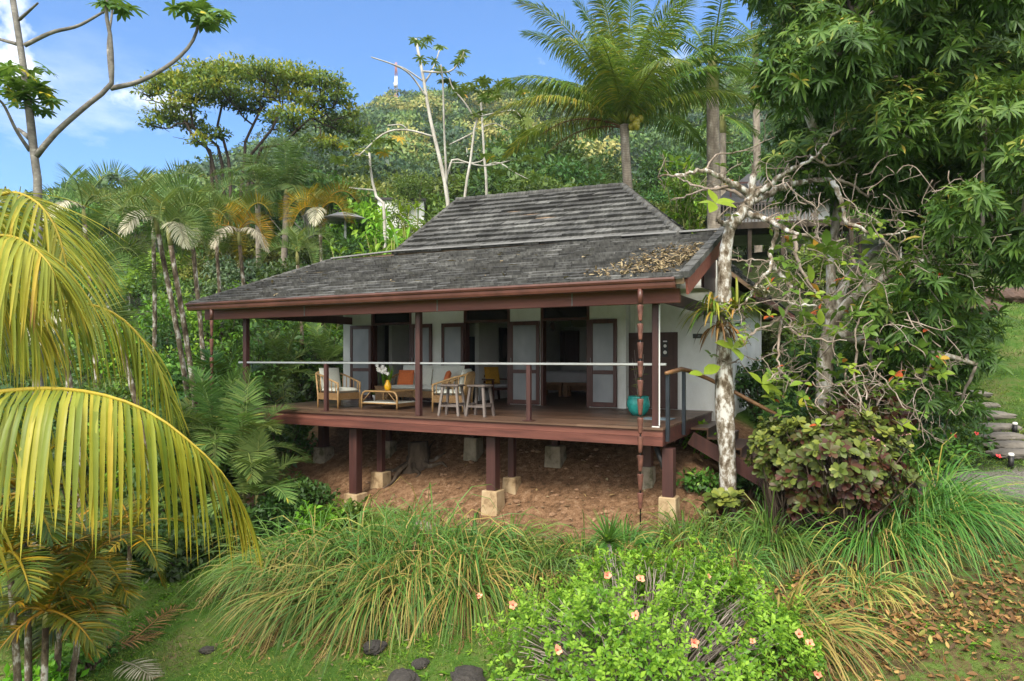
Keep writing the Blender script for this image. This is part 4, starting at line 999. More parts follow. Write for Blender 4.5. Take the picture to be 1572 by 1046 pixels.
def pad_pts(c, r, n, shell=.55):
    u = rv(n); k = rng.uniform(shell, 1.0, n)[:, None]
    k *= (1+.22*fnoise(u[:, 0]*3+c[0], u[:, 1]*3+u[:, 2]*2.5+c[1], 1.0, 4))[:, None]
    return np.asarray(c)+u*k*np.asarray(r, float), u
def pad_leaves(mb, pads, n, L, W, segs=2, out=.6, up=.0, droop=.4, tone=(.2, .7), tv=.15, top=0.0, shell=.5, fold=.25, m=0):
    for c, r in pads:
        r = np.broadcast_to(np.asarray(r, float), (3,)); k = max(6, int(n*r[0]*r[1]**.5*r[2]**.5))
        p, u = pad_pts(c, r, k, shell)
        d = u*out+rv(k)*.75+[0, 0, up]; N = nrm(u*.5+rv(k)*.45+[0, 0, .7])
        t = rng.uniform(*tone); s = rng.lognormal(0, .22, k)
        mb.leaves(p, d, N, L*s, W*s, np.clip(t+rng.normal(0, tv, k)+top*u[:, 2], 0, 1), segs, droop, fold=fold, m=m)
def whorls(mb, p, ax, k, L, W, tone, tv=.14, spread=1.1, droop=.7, segs=3, fold=.25, m=0, lv=.2, prof=None):
    n = len(p); ax = nrm(ax); a = nrm(np.cross(ax, rv(n))); b = np.cross(ax, a)
    ph = (np.arange(k)*2.399)[None]+rng.uniform(0, 6.28, (n, 1)); sp = np.clip(spread+rng.normal(0, .25, (n, k)), .1, 2.2)[..., None]
    rad = np.cos(ph)[..., None]*a[:, None]+np.sin(ph)[..., None]*b[:, None]
    d = rad*np.sin(sp)+ax[:, None]*np.cos(sp); N = ax[:, None]*np.sin(sp)-rad*np.cos(sp)+.001
    s = rng.lognormal(0, lv, (n, k)); tt = np.clip(np.broadcast_to(np.asarray(tone), (n,))[:, None]+rng.normal(0, tv, (n, k)), 0, 1)
    P_ = np.repeat(p[:, None], k, 1)+d*.01
    mb.leaves(P_.reshape(-1, 3), d.reshape(-1, 3), nrm(N.reshape(-1, 3)), (L*s).ravel(), (W*s).ravel(), tt.ravel(), segs, droop, prof=prof, fold=fold, m=m)
def limb(mb, a, b, r0, r1, sag=.15, n=6, sides=6, r=.5, wob=.06):
    a, b = np.asarray(a, float), np.asarray(b, float); L = np.linalg.norm(b-a); t = np.linspace(0, 1, n)[:, None]
    p = a+(b-a)*t+np.array([0, 0, 1])*(t*(1-t)*4*sag*L*.25)+rng.normal(0, wob*L*.3, (n, 3))*np.sin(PI*t)
    mb.tube(p, np.linspace(r0, r1, n), sides, r); return p

# ---- forest trees: six kinds, copied over the hillside
def tree_kind(name, label, h, cr_, npad, dens, L, W, leaf, bark, flat=.6, base=.35, tone=(.2, .75), tr=.16, segs=2, up=.0, group=None, droop=.4):
    t = thing(name, label, 'tree', (0, 0, 0), 0, group, local=True)
    pads = []
    for k in range(npad):
        a = k*2.399+rng.normal(0, .3); rr_ = cr_*math.sqrt((k+.3)/npad)*.78; top = math.sqrt(max(0, 1-(rr_/cr_)**2))
        z = h*(base+(1-base)*(rng.uniform(.35, 1.0)*top*.75+.15)); s = cr_*rng.uniform(.30, .48)
        pads.append((np.array([rr_*math.cos(a), rr_*math.sin(a), z]), np.array([s, s, s*flat])))
    tm = MB(); tk = cr([[0, 0, -1.0], [.03*h*.3, 0, h*.25], [-.02*h, .02*h, h*.5], [.02*h, -.01*h, h*.85]], 10)
    tm.tube(tk, np.linspace(tr, tr*.25, 10), 7)
    for c, r in pads: z0 = np.clip(c[2]*rng.uniform(.45, .8), h*.2, h*.8); i = int(np.clip(z0/(h*.85)*9, 1, 8)); limb(tm, tk[i], c, tr*.4, tr*.1, .1)
    tm.build('trunk', bark, t, local=True)
    m = MB(); pad_leaves(m, pads, dens, L, W, segs, tone=tone, up=up, droop=droop); m.build('crown', leaf, t, local=True)
    return t
GF = 'trees of the forest on the hillside'
kinds = [
 tree_kind('forest_tree', 'round broadleaf tree among the mixed forest on the hillside behind the house', 8, 3.4, 15, 240, .33, .17, M['lf_mid'], M['bk_brown'], .7, .3, group=GF),
 tree_kind('forest_tree', 'dark dense tree among the mixed forest on the hillside behind the house', 9, 3.2, 17, 280, .32, .14, M['lf_dark'], M['bk_dark'], .8, .22, group=GF),
 tree_kind('forest_tree', 'olive coloured open tree among the forest on the hillside behind the house', 9, 3.8, 13, 200, .33, .15, M['lf_olive'], M['bk_grey'], .5, .45, group=GF),
 tree_kind('forest_tree', 'bluish green tall tree among the forest on the hillside behind the house', 11, 3.0, 15, 240, .33, .17, M['lf_blue'], M['bk_grey'], .6, .4, group=GF),
 tree_kind('forest_tree', 'bright green leafy tree among the forest on the hillside behind the house', 7, 3.0, 13, 230, .34, .17, M['lf_bright'], M['bk_brown'], .7, .25, group=GF),
 tree_kind('forest_tree', 'flat topped light green tree among the forest on the hillside behind the house', 9, 4.4, 16, 220, .31, .14, M['lf_mid'], M['bk_grey'], .32, .6, group=GF),
]
first = [True]*6
def plant(kind, x, y, sc=1.0, zs=1.0, label=None):
    loc = (x, y, gz(x, y)-.1); rz = rng.uniform(0, 6.28); o = kinds[kind]; S = (sc, sc, sc*zs)
    if first[kind]: first[kind] = False; o.location = loc; o.rotation_euler = (0, 0, rz); o.scale = S
    else: o = dup(o, loc, rz, S)
    if label: o['label'] = label
    return o
def blocked(x, y):
    X, Y = x*CT-y*ST, x*ST+y*CT; px = CX+F*x/y; r = math.hypot(x, y)
    if Y < 28.5 and -17 < X < 2: return True
    if px > 1380 and r < 62: return True
    if 1080 < px < 1380 and r < 50: return True
    if X < -13 and Y < 19: return True
    if px < 60 and r < 30: return True
    return False
r = 31.0
while r < 125:
    step = 3.6+r*.045
    for a in np.arange(-46, 41, math.degrees(step/r)):
        aa = math.radians(a+rng.normal(0, 1.0)); rr2 = r+rng.normal(0, step*.3); x, y = rr2*math.sin(aa), rr2*math.cos(aa)
        if blocked(x, y): continue
        k = int(rng.choice(6, p=[.25, .23, .18, .12, .12, .10])); s = rng.uniform(.62, .98)*(1 if r > 48 else .8)
        if a < -27: s *= .8
        plant(k, x, y, s, rng.uniform(.9, 1.15))
    r += step
for px, d, s, k, zs in ((800, 52, 1.45, 1, 1.05), (885, 55, 1.4, 1, 1.0), (850, 47, 1.1, 1, 1), (760, 58, 1.3, 0, 1), (560, 56, 1.25, 2, 1), (470, 50, 1.2, 5, 1), (1010, 62, 1.2, 1, 1), (1070, 58, 1.1, 0, 1), (130, 62, 1.05, 5, 1.1), (90, 75, 1.15, 5, 1.1),
        (190, 70, 1.1, 2, 1.1), (300, 66, 1.3, 1, 1), (940, 60, 1.15, 1, 1), (1150, 66, 1.4, 1, 1), (1230, 62, 1.5, 1, 1), (1320, 66, 1.3, 1, 1), (1420, 72, 1.4, 0, 1), (1500, 70, 1.4, 1, 1), (1570, 66, 1.4, 1, 1), (650, 60, 1.2, 2, 1), (20, 70, .95, 1, 1), (520, 62, 1.3, 3, 1), (720, 66, 1.3, 3, 1), (575, 38, .95, 4, 1.1), (530, 41, 1.0, 4, 1), (830, 40, .9, 5, 1), (930, 42, .9, 4, 1), (700, 41, .8, 0, 1), (640, 45, 1.0, 0, 1.1)):
    x = (px-CX)/F*d; plant(k, x, d, s, zs)
# the far wood
mb = MB(); n = 0; r = 118.0
while r < 345:
    step = 6.2+(r-118)*.008
    for a in np.arange(-47, 44, math.degrees(step/r)):
        aa = math.radians(a+rng.normal(0, .4)); q = r+rng.normal(0, 1.8); x, y = q*math.sin(aa), q*math.cos(aa); z = gz(x, y)
        s = rng.uniform(2.4, 6.2); h = rng.uniform(4, 13); tone = np.clip(rng.normal(.42, .30), .03, .97); k = int(160+s*42)
        u = rv(k); u[:, 2] = np.abs(u[:, 2])*.9-.15; pp = np.array([x, y, z+h])+u*np.array([s, s, s*rng.uniform(.6, 1.0)])*(1+.25*fnoise(u[:, 0]*4+x, u[:, 1]*4+u[:, 2]*4+y))[:, None]
        mb.leaves(pp, rv(k)+u*.4, nrm(u+rv(k)*.5), rng.uniform(.45, 1.0, k), rng.uniform(.35, .7, k), np.clip(tone+rng.normal(0, .09, k), 0, 1), 1, .2, fold=0); n += 1
    r += step*.86
M['lf_far'] = m_leaf('far_wood_leaf', [(0, (.014, .036, .024)), (.3, (.03, .065, .034)), (.55, (.055, .11, .03)), (.8, (.12, .16, .04)), (1, (.20, .19, .07))], objvar=0, tr=.15)
put(mb.build('forest', M['lf_far'], None, base=np.array([0, 200, 40.])), 'far wooded slope of the hill below the sky', 'forest', None, 'stuff')
# tower on the crest
d = 318; c = np.array([(608-CX)/F*d, d, 0]); c[2] = gz(c[0], c[1]); zt = P(608, 96, d)[2]; t = thing('radio_tower', 'red and white lattice radio tower on the hill crest', 'tower', c)
M['rw'] = m_plain('tower_white', (.75, .72, .7), .6, .05); M['rr'] = m_plain('tower_red', (.45, .2, .16), .6, .1)
Hh = zt-c[2]
for q in range(6):
    m = MB(); z0, z1 = Hh*q/6, Hh*(q+1)/6
    f = lambda z: 1.6*(1-.72*z/Hh)
    for i in range(4):
        a, b = PI/4+i*PI/2, PI/4+(i+1)*PI/2
        A = lambda an, z: c+[f(z)*math.cos(an), f(z)*math.sin(an), z]
        m.tube([A(a, z0), A(a, z1)], .13, 4); m.tube([A(a, z0), A(b, z1)], .08, 4); m.tube([A(b, z0), A(a, z1)], .08, 4)
    if q in (3, 4): m.lathe([(.9, z0+1), (.9, z0+3)], c+[0, -1.1, 0], 8)
    m.build('tower_section', M['rr'] if q % 2 else M['rw'], t)
# ---- umbrella-crowned tree on the left
D = 42; t = thing('umbrella_tree', 'flat topped yellow green tree with many thin dark leaning stems', 'tree', onground(345, D))
pads = []
for px, py, rx, ry in ((330, 118, 46, 15), (375, 112, 50, 15), (425, 115, 48, 15), (475, 122, 42, 14), (515, 135, 26, 14), (270, 128, 42, 13), (240, 132, 22, 11), (300, 145, 45, 14), (350, 150, 38, 13), (395, 148, 34, 12), (255, 178, 34, 14), (290, 190, 30, 14), (235, 190, 20, 10), (330, 205, 24, 12), (450, 175, 40, 16), (490, 160, 34, 16), (515, 190, 34, 18), (440, 195, 30, 12), (305, 215, 20, 10), (420, 180, 22, 10), (540, 170, 18, 14), (290, 122, 40, 9), (310, 108, 40, 8), (345, 104, 40, 8), (400, 106, 42, 8), (450, 110, 42, 8), (500, 122, 34, 8), (225, 140, 24, 7), (262, 120, 30, 8), (340, 135, 50, 9), (430, 135, 50, 9), (380, 165, 36, 8), (460, 150, 40, 9), (280, 160, 40, 9), (520, 150, 30, 9), (545, 200, 24, 12), (500, 220, 30, 12)):
    d = D+rng.uniform(-2.5, 2.5); pads.append((P(px, py, d), np.array([rx*1.1, rx*1.0, ry*.78])*d/F))
m = MB(); base = onground(350, D); nodes = []
for bx, pts in ((335, [(330, 262), (305, 225), (285, 188)]), (340, [(325, 250), (300, 205), (292, 160)]), (350, [(352, 255), (335, 205), (340, 165)]), (360, [(372, 250), (385, 205), (402, 165)]), (352, [(340, 258), (318, 215), (262, 172)]), (365, [(385, 248), (410, 215), (430, 170)]), (370, [(392, 255), (430, 222), (478, 180)])):
    dz = rng.uniform(-1.2, 1.2); q = cr([base+[(bx-350)*.03, 0, -.3]]+[P(u, v, D+dz*(k+1)/3) for k, (u, v) in enumerate(pts)], 14); q[2:-1] += rng.normal(0, .06, q[2:-1].shape); m.tube(q, np.linspace(.17, .07, 14), 7); nodes.append(q[7:])
nodes = np.concatenate(nodes)
for c, r_ in pads:
    j = np.argsort(np.linalg.norm((nodes-c)*[1, 1, .8], axis=1))[0]; p = limb(m, nodes[j], c+[0, 0, -.15], .06, .025, -.25, 8, 5, wob=.18)
    for k in range(4): limb(m, p[5], c+rng.normal(0, .8, 3)*[1, 1, .3], .03, .01, -.1, 5, 4, wob=.1)
m.build('trunk', M['bk_dark'], t)
m = MB(); pad_leaves(m, pads, 430, .24, .11, 2, tone=(.35, .8), up=.15, top=.3, shell=.2)
M['lf_umb'] = m_leaf('umbrella_tree_leaf', [(0, (.018, .045, .010)), (.35, (.05, .10, .016)), (.7, (.115, .16, .02)), (1, (.22, .21, .025))], objvar=0, tr=.3)
m.build('crown', M['lf_umb'], t)
# ---- cecropias
def cecleaf(m, c, s, tone, k=9):
    k_ = rng.integers(7, 10); an = np.arange(k_)/k_*2*PI*.93+rng.uniform(0, 6); tilt = nrm(rng.normal(0, .35, 3)+[0, 0, 1]); a = nrm(np.cross(tilt, [1, .2, 0])); b = np.cross(tilt, a)
    d = np.cos(an)[:, None]*a+np.sin(an)[:, None]*b+tilt*.05
    m.leaves(np.repeat(c[None], k_, 0), d, np.repeat(tilt[None], k_, 0), s*rng.uniform(.7, 1.1, k_), s*.27, np.clip(tone+rng.normal(0, .06, k_), 0, 1), 3, .55, prof=[.35, .85, 1, .1], fold=.15)
def cecropia(label, trunk, branches, clusters, d0, r0, s, bark='bk_grey', nl=5, group=None):
    base = onground(trunk[0][0], d0) if len(trunk[0]) == 2 else trunk[0]
    t = thing('cecropia_tree', label, 'tree', base, 0, group)
    m = MB(); p = cr([base+[0, 0, -.1]]+[P(*q, d0) for q in trunk], 16); m.tube(p, np.linspace(r0, r0*.45, 16), 9); m.build('trunk', M[bark], t)
    for br, ra in branches:
        m = MB(); dd = d0+np.linspace(0, rng.uniform(-.06, .06)*d0, len(br)); m.tube(cr([P(q[0], q[1], e) for q, e in zip(br, dd)], 14), np.linspace(ra, ra*.5, 14), 7); m.build('branch', M[bark], t)
    m = MB()
    for px, py, sp in clusters:
        for k in range(nl):
            c = P(px+rng.normal(0, sp), py+rng.normal(0, sp*.55), d0+rng.normal(0, .02*d0)); cecleaf(m, c, s*rng.uniform(.7, 1.15), np.clip(rng.normal(.5, .22), 0, 1) if rng.random() > .05 else .98)
    m.build('crown', M['lf_cec'], t)
cecropia('tall grey cecropia with long curved bare branches against the upper left sky', [(58, 290), (50, 220), (40, 130), (28, 50), (15, -30)],
    [([(56, 240), (85, 205), (130, 165), (165, 137), (172, 120), (170, 60), (163, 20), (165, -20)], .055), ([(170, 136), (215, 125), (260, 100), (290, 72), (303, 45), (305, 20)], .045), ([(170, 120), (166, 70), (172, 20), (175, -10)], .03),
     ([(38, 70), (80, 50), (120, 40), (160, 18)], .04), ([(26, 68), (-20, 55)], .035), ([(30, 30), (58, 5)], .03), ([(46, 232), (25, 200), (5, 160), (-10, 150)], .035), ([(56, 235), (53, 200), (50, 170)], .03), ([(45, 212), (28, 198)], .05)],
    [(40, 112, 14), (20, 130, 14), (62, 128, 16), (35, 150, 14), (72, 140, 12), (15, 105, 10), (10, 145, 10), (285, 12, 10), (315, 15, 12), (330, 28, 8), (322, 35, 8), (165, 8, 8), (185, 12, 7), (55, 165, 12)], 12, .105, .25, 'bk_slate', 7)
cecropia('slender pale trunked cecropia nearly bare against the sky left of centre', [(688, 330), (683, 280), (660, 180), (650, 120), (638, 60)],
    [([(655, 150), (630, 115), (605, 100), (570, 88)], .05), ([(650, 125), (620, 105), (590, 95)], .04), ([(650, 130), (665, 105), (677, 70)], .05), ([(648, 110), (690, 110), (708, 90), (712, 80)], .05), ([(685, 275), (695, 245), (710, 248), (745, 255), (790, 245)], .05), ([(665, 210), (625, 200), (590, 205), (550, 240)], .05), ([(626, 200), (615, 192), (595, 193)], .04), ([(686, 285), (682, 200), (680, 130), (677, 100)], .06)],
    [(634, 65, 5), (645, 62, 5), (650, 92, 6), (706, 90, 5), (712, 85, 5), (670, 108, 5), (676, 72, 2), (682, 125, 4), (690, 130, 4), (600, 190, 14), (570, 200, 14), (545, 220, 14), (790, 240, 14), (775, 265, 10), (830, 250, 12), (820, 235, 10)], 31, .13, .40, 'bk_pale', 3)
cecropia('pale trunked cecropia with thin straight stem rising behind the roof left slope', [(713, 320), (722, 250), (730, 185), (735, 175)],
    [([(730, 185), (715, 160), (695, 135), (690, 120)], .045), ([(732, 180), (770, 172), (790, 170), (800, 180)], .04), ([(725, 205), (705, 215), (690, 222)], .04)], [(725, 125, 9), (740, 122, 9), (768, 125, 8), (780, 130, 8), (705, 140, 6), (760, 145, 7), (730, 175, 4), (790, 175, 9), (815, 190, 10), (805, 210, 12), (740, 135, 9), (805, 140, 6)], 29, .095, .4, 'bk_pale', 4)
cecropia('pale trunked cecropia with short crooked side branches behind the roof ridge', [(747, 300), (744, 250), (741, 200), (738, 150)],
    [([(744, 255), (765, 250), (790, 265), (810, 275)], .04), ([(744, 245), (730, 250), (690, 250)], .035), ([(742, 195), (760, 190), (780, 200)], .03)], [(740, 150, 7), (750, 140, 6), (765, 240, 12), (800, 260, 14), (825, 270, 8), (745, 235, 9), (830, 235, 9), (780, 200, 8)], 33, .10, .42, 'bk_pale', 4)
cecropia('small pale cecropia leaning left in front of the white hillside house', [(590, 330), (580, 310), (570, 270), (567, 235)], [([(568, 240), (545, 238), (540, 232)], .03), ([(575, 292), (550, 290), (535, 288)], .04)], [(560, 225, 14), (535, 228, 14), (585, 230, 12), (550, 245, 12), (590, 215, 10), (520, 245, 10)], 30, .11, .42, 'bk_pale', 5)
# ---- palms
def palm(name, label, base, top, r0, r1, nf, L, leaf, bark, nleaf=34, ll=.9, lw=.05, el=(75, -25), droop=1.0, ld=.6, tone=.45, dead=0, shaft=None, group=None, bend=.0, swell=1.3, segs=4, lift=.15, frad=.025, seed_az=0.0, tv=.16):
    base = np.asarray(base, float); top = np.asarray(top, float); t = thing(name, label, 'palm tree', base, 0, group)
    mid = base*.5+top*.5+np.array([bend, 0, 0]); p = cr([base+[0, 0, -.1], base*.9+mid*.1+[0, 0, .2], mid, top], 16)
    m = MB(); rr_ = np.linspace(r0, r1, 16); rr_[0] *= swell; m.tube(p, rr_, 10); m.build('trunk', bark, t)
    if shaft: m = MB(); dv = nrm(top-mid); m.tube([top-dv*.02, top+dv*shaft*.5, top+dv*shaft], [r1*1.06, r1*1.0, r1*.5], 10); m.build('crownshaft', M['bk_lime'], t); top = top+dv*shaft*.9
    for k in range(nf):
        f = (k+.5)/nf; e = math.radians(el[0]+(el[1]-el[0])*f**.85+rng.normal(0, 5)); a = seed_az+k*2.399+rng.normal(0, .15)
        d = np.array([math.cos(a)*math.cos(e), math.sin(a)*math.cos(e), math.sin(e)]); m = MB()
        frond(m, arch(top, d, L*rng.uniform(.85, 1.08), droop*(.55+.6*f)), nleaf, ll, lw, tone+rng.normal(0, .08)+(.12*f), tv, ld=ld, lift=lift, segs=segs, rad=frad, rt=.75)
        m.build('frond', leaf, t)
    for k in range(dead):
        a = -PI/2+rng.uniform(-1.3, 1.3); d = np.array([math.cos(a)*.8, math.sin(a)*.8, .35]); m = MB()
        frond(m, arch(top, d, L*.8, 2.8), int(nleaf*.8), ll*.9, lw*1.1, .75, .18, ld=1.4, segs=segs, rad=frad, rt=.4); m.build('dead_frond', M['lf_dead'], t)
    return t, top
t, top = palm('coconut_palm', 'large coconut palm with green nuts and feathery fronds rising behind the roof ridge', onground(962, 25), P(958, 192, 25), .21, .16, 26, 5.5, M['lf_coco'], M['bk_palm'], 125, 1.05, .044, (88, 24), 1.1, 1.7, .46, 0, None, None, .2, tv=.2, frad=.045)
m = MB()
for k in range(7):
    c = top+[.25+rng.normal(0, .14), -.35+rng.normal(0, .1), -.12+rng.normal(0, .13)]; m.lathe([(0, -.15), (.09, -.11), (.13, 0), (.10, .1), (0, .15)], c, 10)
m.build('coconut', m_plain('green_yellow_coconut', (.30, .27, .03), .4, .2), t)
m = MB()
for k in range(2): d = np.array([-.9, .4-.3*k, .25+.15*k]); frond(m, arch(top+[0, 0, -.1], d, 3.2, 1.1), 40, .5, .03, .35, .2, ld=1.4, rad=.04)
m.build('dead_frond', M['lf_brown'], t)
palm('royal_palm', 'tall royal palm with thick grey trunk beside the coconut palm', onground(1098, 27), P(1094, 150, 27), .30, .24, 15, 3.6, M['lf_coco'], M['bk_palm'], 56, .75, .05, (82, -30), 1.1, .9, .25, 0, 1.6, None, 0, frad=.05)
palm('royal_palm', 'thinner royal palm standing behind the thick royal palm', onground(1108, 36), P(1109, 205, 36), .24, .19, 12, 2.6, M['lf_coco'], M['bk_palm'], 44, .6, .05, (82, -30), 1.1, .9, .3, 0, 1.0, None, 0, frad=.04)
palm('royal_palm', 'dark crowned palm partly hidden behind the mango tree top', onground(1165, 40), P(1160, 90, 40), .24, .19, 13, 3.4, M['lf_coco'], M['bk_palm'], 44, .7, .05, (82, -35), 1.1, 1.0, .2, 0, 1.2, None, 0, frad=.04)
palm('feather_palm', 'dark green drooping feather palm below the umbrella tree', onground(430, 33), P(440, 300, 33), .16, .13, 14, 3.0, M['lf_areca'], M['bk_palm'], 48, .8, .05, (85, -10), 1.5, 1.0, .15, 0, .3, None, 0)
palm('feather_palm', 'feather palm with hanging leaflets left of the radio tower hill', onground(400, 36), P(395, 292, 36), .16, .13, 12, 2.8, M['lf_areca'], M['bk_palm'], 44, .8, .05, (80, -10), 1.6, 1.0, .12, 0, .3, None, 0)
GC = 'slender cane palms left of the house'
for px0, px1, py1, d, nf, L, dd, lb in (
    (303, 243, 345, 17, 9, 1.7, 2, 'slender cane palm with lichen spotted trunk, its dry grey frond hanging left of the others'), (312, 262, 362, 16.2, 9, 1.5, 1, 'slender cane palm with leaning trunk reaching down beside the rain chain'),
    (316, 296, 365, 19, 8, 1.5, 2, 'slender cane palm with crown of grey green recurved fronds above the eave corner'), (384, 368, 362, 22, 9, 1.9, 2, 'cane palm with yellow crownshaft and grey hanging frond behind the left roof edge'),
    (461, 457, 392, 23, 8, 1.6, 0, 'short cane palm with spreading green fronds just above the lower roof'), (491, 491, 330, 25, 10, 1.9, 1, 'cane palm with orange tinged fronds beside the grey parasol'),
    (244, 160, 430, 15, 8, 1.5, 3, 'cane palm with brown dead fronds behind the golden coconut palm'), (128, 95, 500, 12.5, 8, 1.6, 1, 'cane palm with white lichen trunk half hidden by the golden fronds'),
    (230, 235, 320, 21, 9, 2.2, 1, 'cane palm with long arching blue green fronds furthest up the slope'), (150, 130, 330, 19, 9, 2.2, 1, 'cane palm with broad crown at the upper left above the golden fronds'), (340, 330, 330, 24, 9, 2.0, 2, 'cane palm with several pale hanging dead fronds under the feather palms')):
    b = onground(px0, d); tp = P(px1, py1+14, d*.97); o, _ = palm('cane_palm', lb, b, tp, .07, .055, nf-2, L*.98, M['lf_orange'] if px0 in (491, 384) else M['lf_areca'], M['bk_cane'], 56, .50, .026, (72, 28), 3.0, .15, .5, min(dd, 1)+(px0 == 384), .45, GC, .1, lift=1.0)
GB = 'clustering palms along the left edge of the deck'
for px, py, d, nf, L, lf, lb in ((330, 610, 14.6, 12, 1.7, 'lf_areca', 'low bushy palm with bright green fronds left of the deck, below the rain chain'), (375, 640, 14.2, 12, 1.7, 'lf_areca', 'low palm whose fronds arch over the left end of the deck beam'), (395, 700, 13.6, 10, 1.3, 'lf_areca', 'lowest palm clump under the left deck corner with greyish frond tips'),
        (290, 640, 15.5, 10, 1.6, 'lf_areca', 'dark green palm clump behind the white spotted cane trunks'), (340, 560, 16.5, 10, 1.8, 'lf_dark', 'dark palm clump rising behind the left rain chain'), (430, 530, 21.5, 11, 2.0, 'lf_areca', 'shaded palm with yellowing fronds seen through the open veranda end'), (500, 500, 22.5, 10, 2.0, 'lf_areca', 'shaded palm against the left end of the house wall')):
    tp = P(px, py+60, d); b = np.array([tp[0], tp[1], min(gz(tp[0], tp[1]), tp[2]-.3)]); palm('clustering_palm', lb, b, tp, .05, .04, nf, L, M[lf], M['bk_lime'], 40, .5, .036, (85, 12), 1.5, .4, .4, 0, None, GB, 0, lift=.3)
GO = 'orange green cane palms at the lower left'
for px, pyb, pxt, py, d, nf, L, lb in ((30, 960, 15, 870, 7.9, 10, 1.0, 'orange green cane palm at the left picture edge below the golden frond'), (44, 990, 36, 780, 8.3, 8, .9, 'cane palm with white spotted thin trunk standing right of the left picture edge'), (88, 960, 88, 870, 9.0, 10, 1.15, 'orange green cane palm with drooping orange fronds over the lawn edge'), (130, 930, 140, 870, 9.6, 9, 1.0, 'orange green cane palm next to the fallen brown frond'), (60, 1010, 70, 960, 8.0, 9, .8, 'low green cane palm at the bottom left corner'), (190, 880, 200, 835, 11, 9, 1.0, 'orange tipped cane palm directly under the golden frond tips'), (110, 980, 120, 930, 8.8, 8, .8, 'low leafy cane palm between the orange palms and the lawn')):
    b = onground(px, d); tp = P(pxt, py, d); tp[2] = max(tp[2], b[2]+.35); palm('cane_palm', lb, b, tp, .045, .035, nf, L, M['lf_orange'], M['bk_cane'], 30, .36, .03, (82, -45), 1.5, .5, .26, 0, .2, GO, .02, lift=.3, tv=.24)
# ---- the golden coconut palm at the left edge
c = P(-150, 470, 5.9); b = np.array([c[0]-.35, 6.1, gz(c[0]-.35, 6.1)])
t = thing('golden_coconut_palm', 'golden yellow coconut palm whose huge fronds arch in from the left edge', 'palm tree', b)
m = MB(); m.tube(cr([b+[0, 0, -.1], b*.5+c*.5+[.1, 0, 0], c], 12), np.linspace(.2, .14, 12), 12); m.build('trunk', M['bk_palm'], t)
def gfrond(path, n, ll, ld, t0=.05, a0=70, a1=25, tone=.5, lw=.05, lift=.1, segs=6, tv=.22, up=(0, 0, 1), pw=.55):
    m = MB(); frond(m, cr([P(*q) for q in path], 22), n, ll, lw, tone, tv, a0, a1, ld, lift, segs, t0, .028, .1, up, rt=.8, ragged=.07, fold=.35, pw=pw, tipr=.55); m.build('frond', M['lf_gold'], t)
gfrond([(-150, 640, 5.6), (-60, 612, 5.3), (0, 602, 5.15), (80, 597, 5.0), (160, 607, 4.9), (235, 636, 4.85), (305, 690, 4.85), (348, 735, 4.9), (376, 782, 5.0)], 98, 1.12, 7.0, tone=.45, lw=.037, a0=75, a1=18, lift=-.1, pw=.55)
gfrond([(-150, 500, 6.0), (-30, 470, 6.2), (60, 466, 6.3), (130, 466, 6.4), (185, 488, 6.5), (228, 535, 6.5), (252, 585, 6.5), (262, 618, 6.5)], 74, .95, 6.0, tone=.3, lw=.027, a0=70, a1=16, pw=.5)
gfrond([(-150, 420, 5.9), (-60, 330, 5.8), (10, 297, 5.7), (55, 310, 5.6), (85, 350, 5.55), (100, 400, 5.5), (108, 450, 5.5)], 72, .9, 1.6, tone=.36, lw=.024, a0=62, a1=22, lift=.1)
gfrond([(-150, 430, 5.5), (-60, 372, 5.3), (0, 362, 5.2), (40, 372, 5.1), (75, 405, 5.0), (90, 440, 5.0)], 70, .95, 4.5, tone=.42, lw=.027, a0=70, a1=25)
gfrond([(-150, 460, 5.7), (-70, 430, 5.3), (-20, 425, 5.0), (20, 440, 4.9), (48, 480, 4.9), (60, 530, 4.9)], 62, .9, 6, tone=.38, lw=.027, a0=70, a1=20)
gfrond([(-150, 380, 6.2), (-80, 300, 6.4), (0, 330, 6.6), (70, 345, 6.8), (120, 370, 6.9), (160, 420, 7.0)], 50, .8, 1.4, tone=.3, lw=.036)
gfrond([(-150, 700, 5.8), (-90, 730, 5.6), (-60, 800, 5.5), (-50, 880, 5.5)], 40, .8, 5, tone=.4)
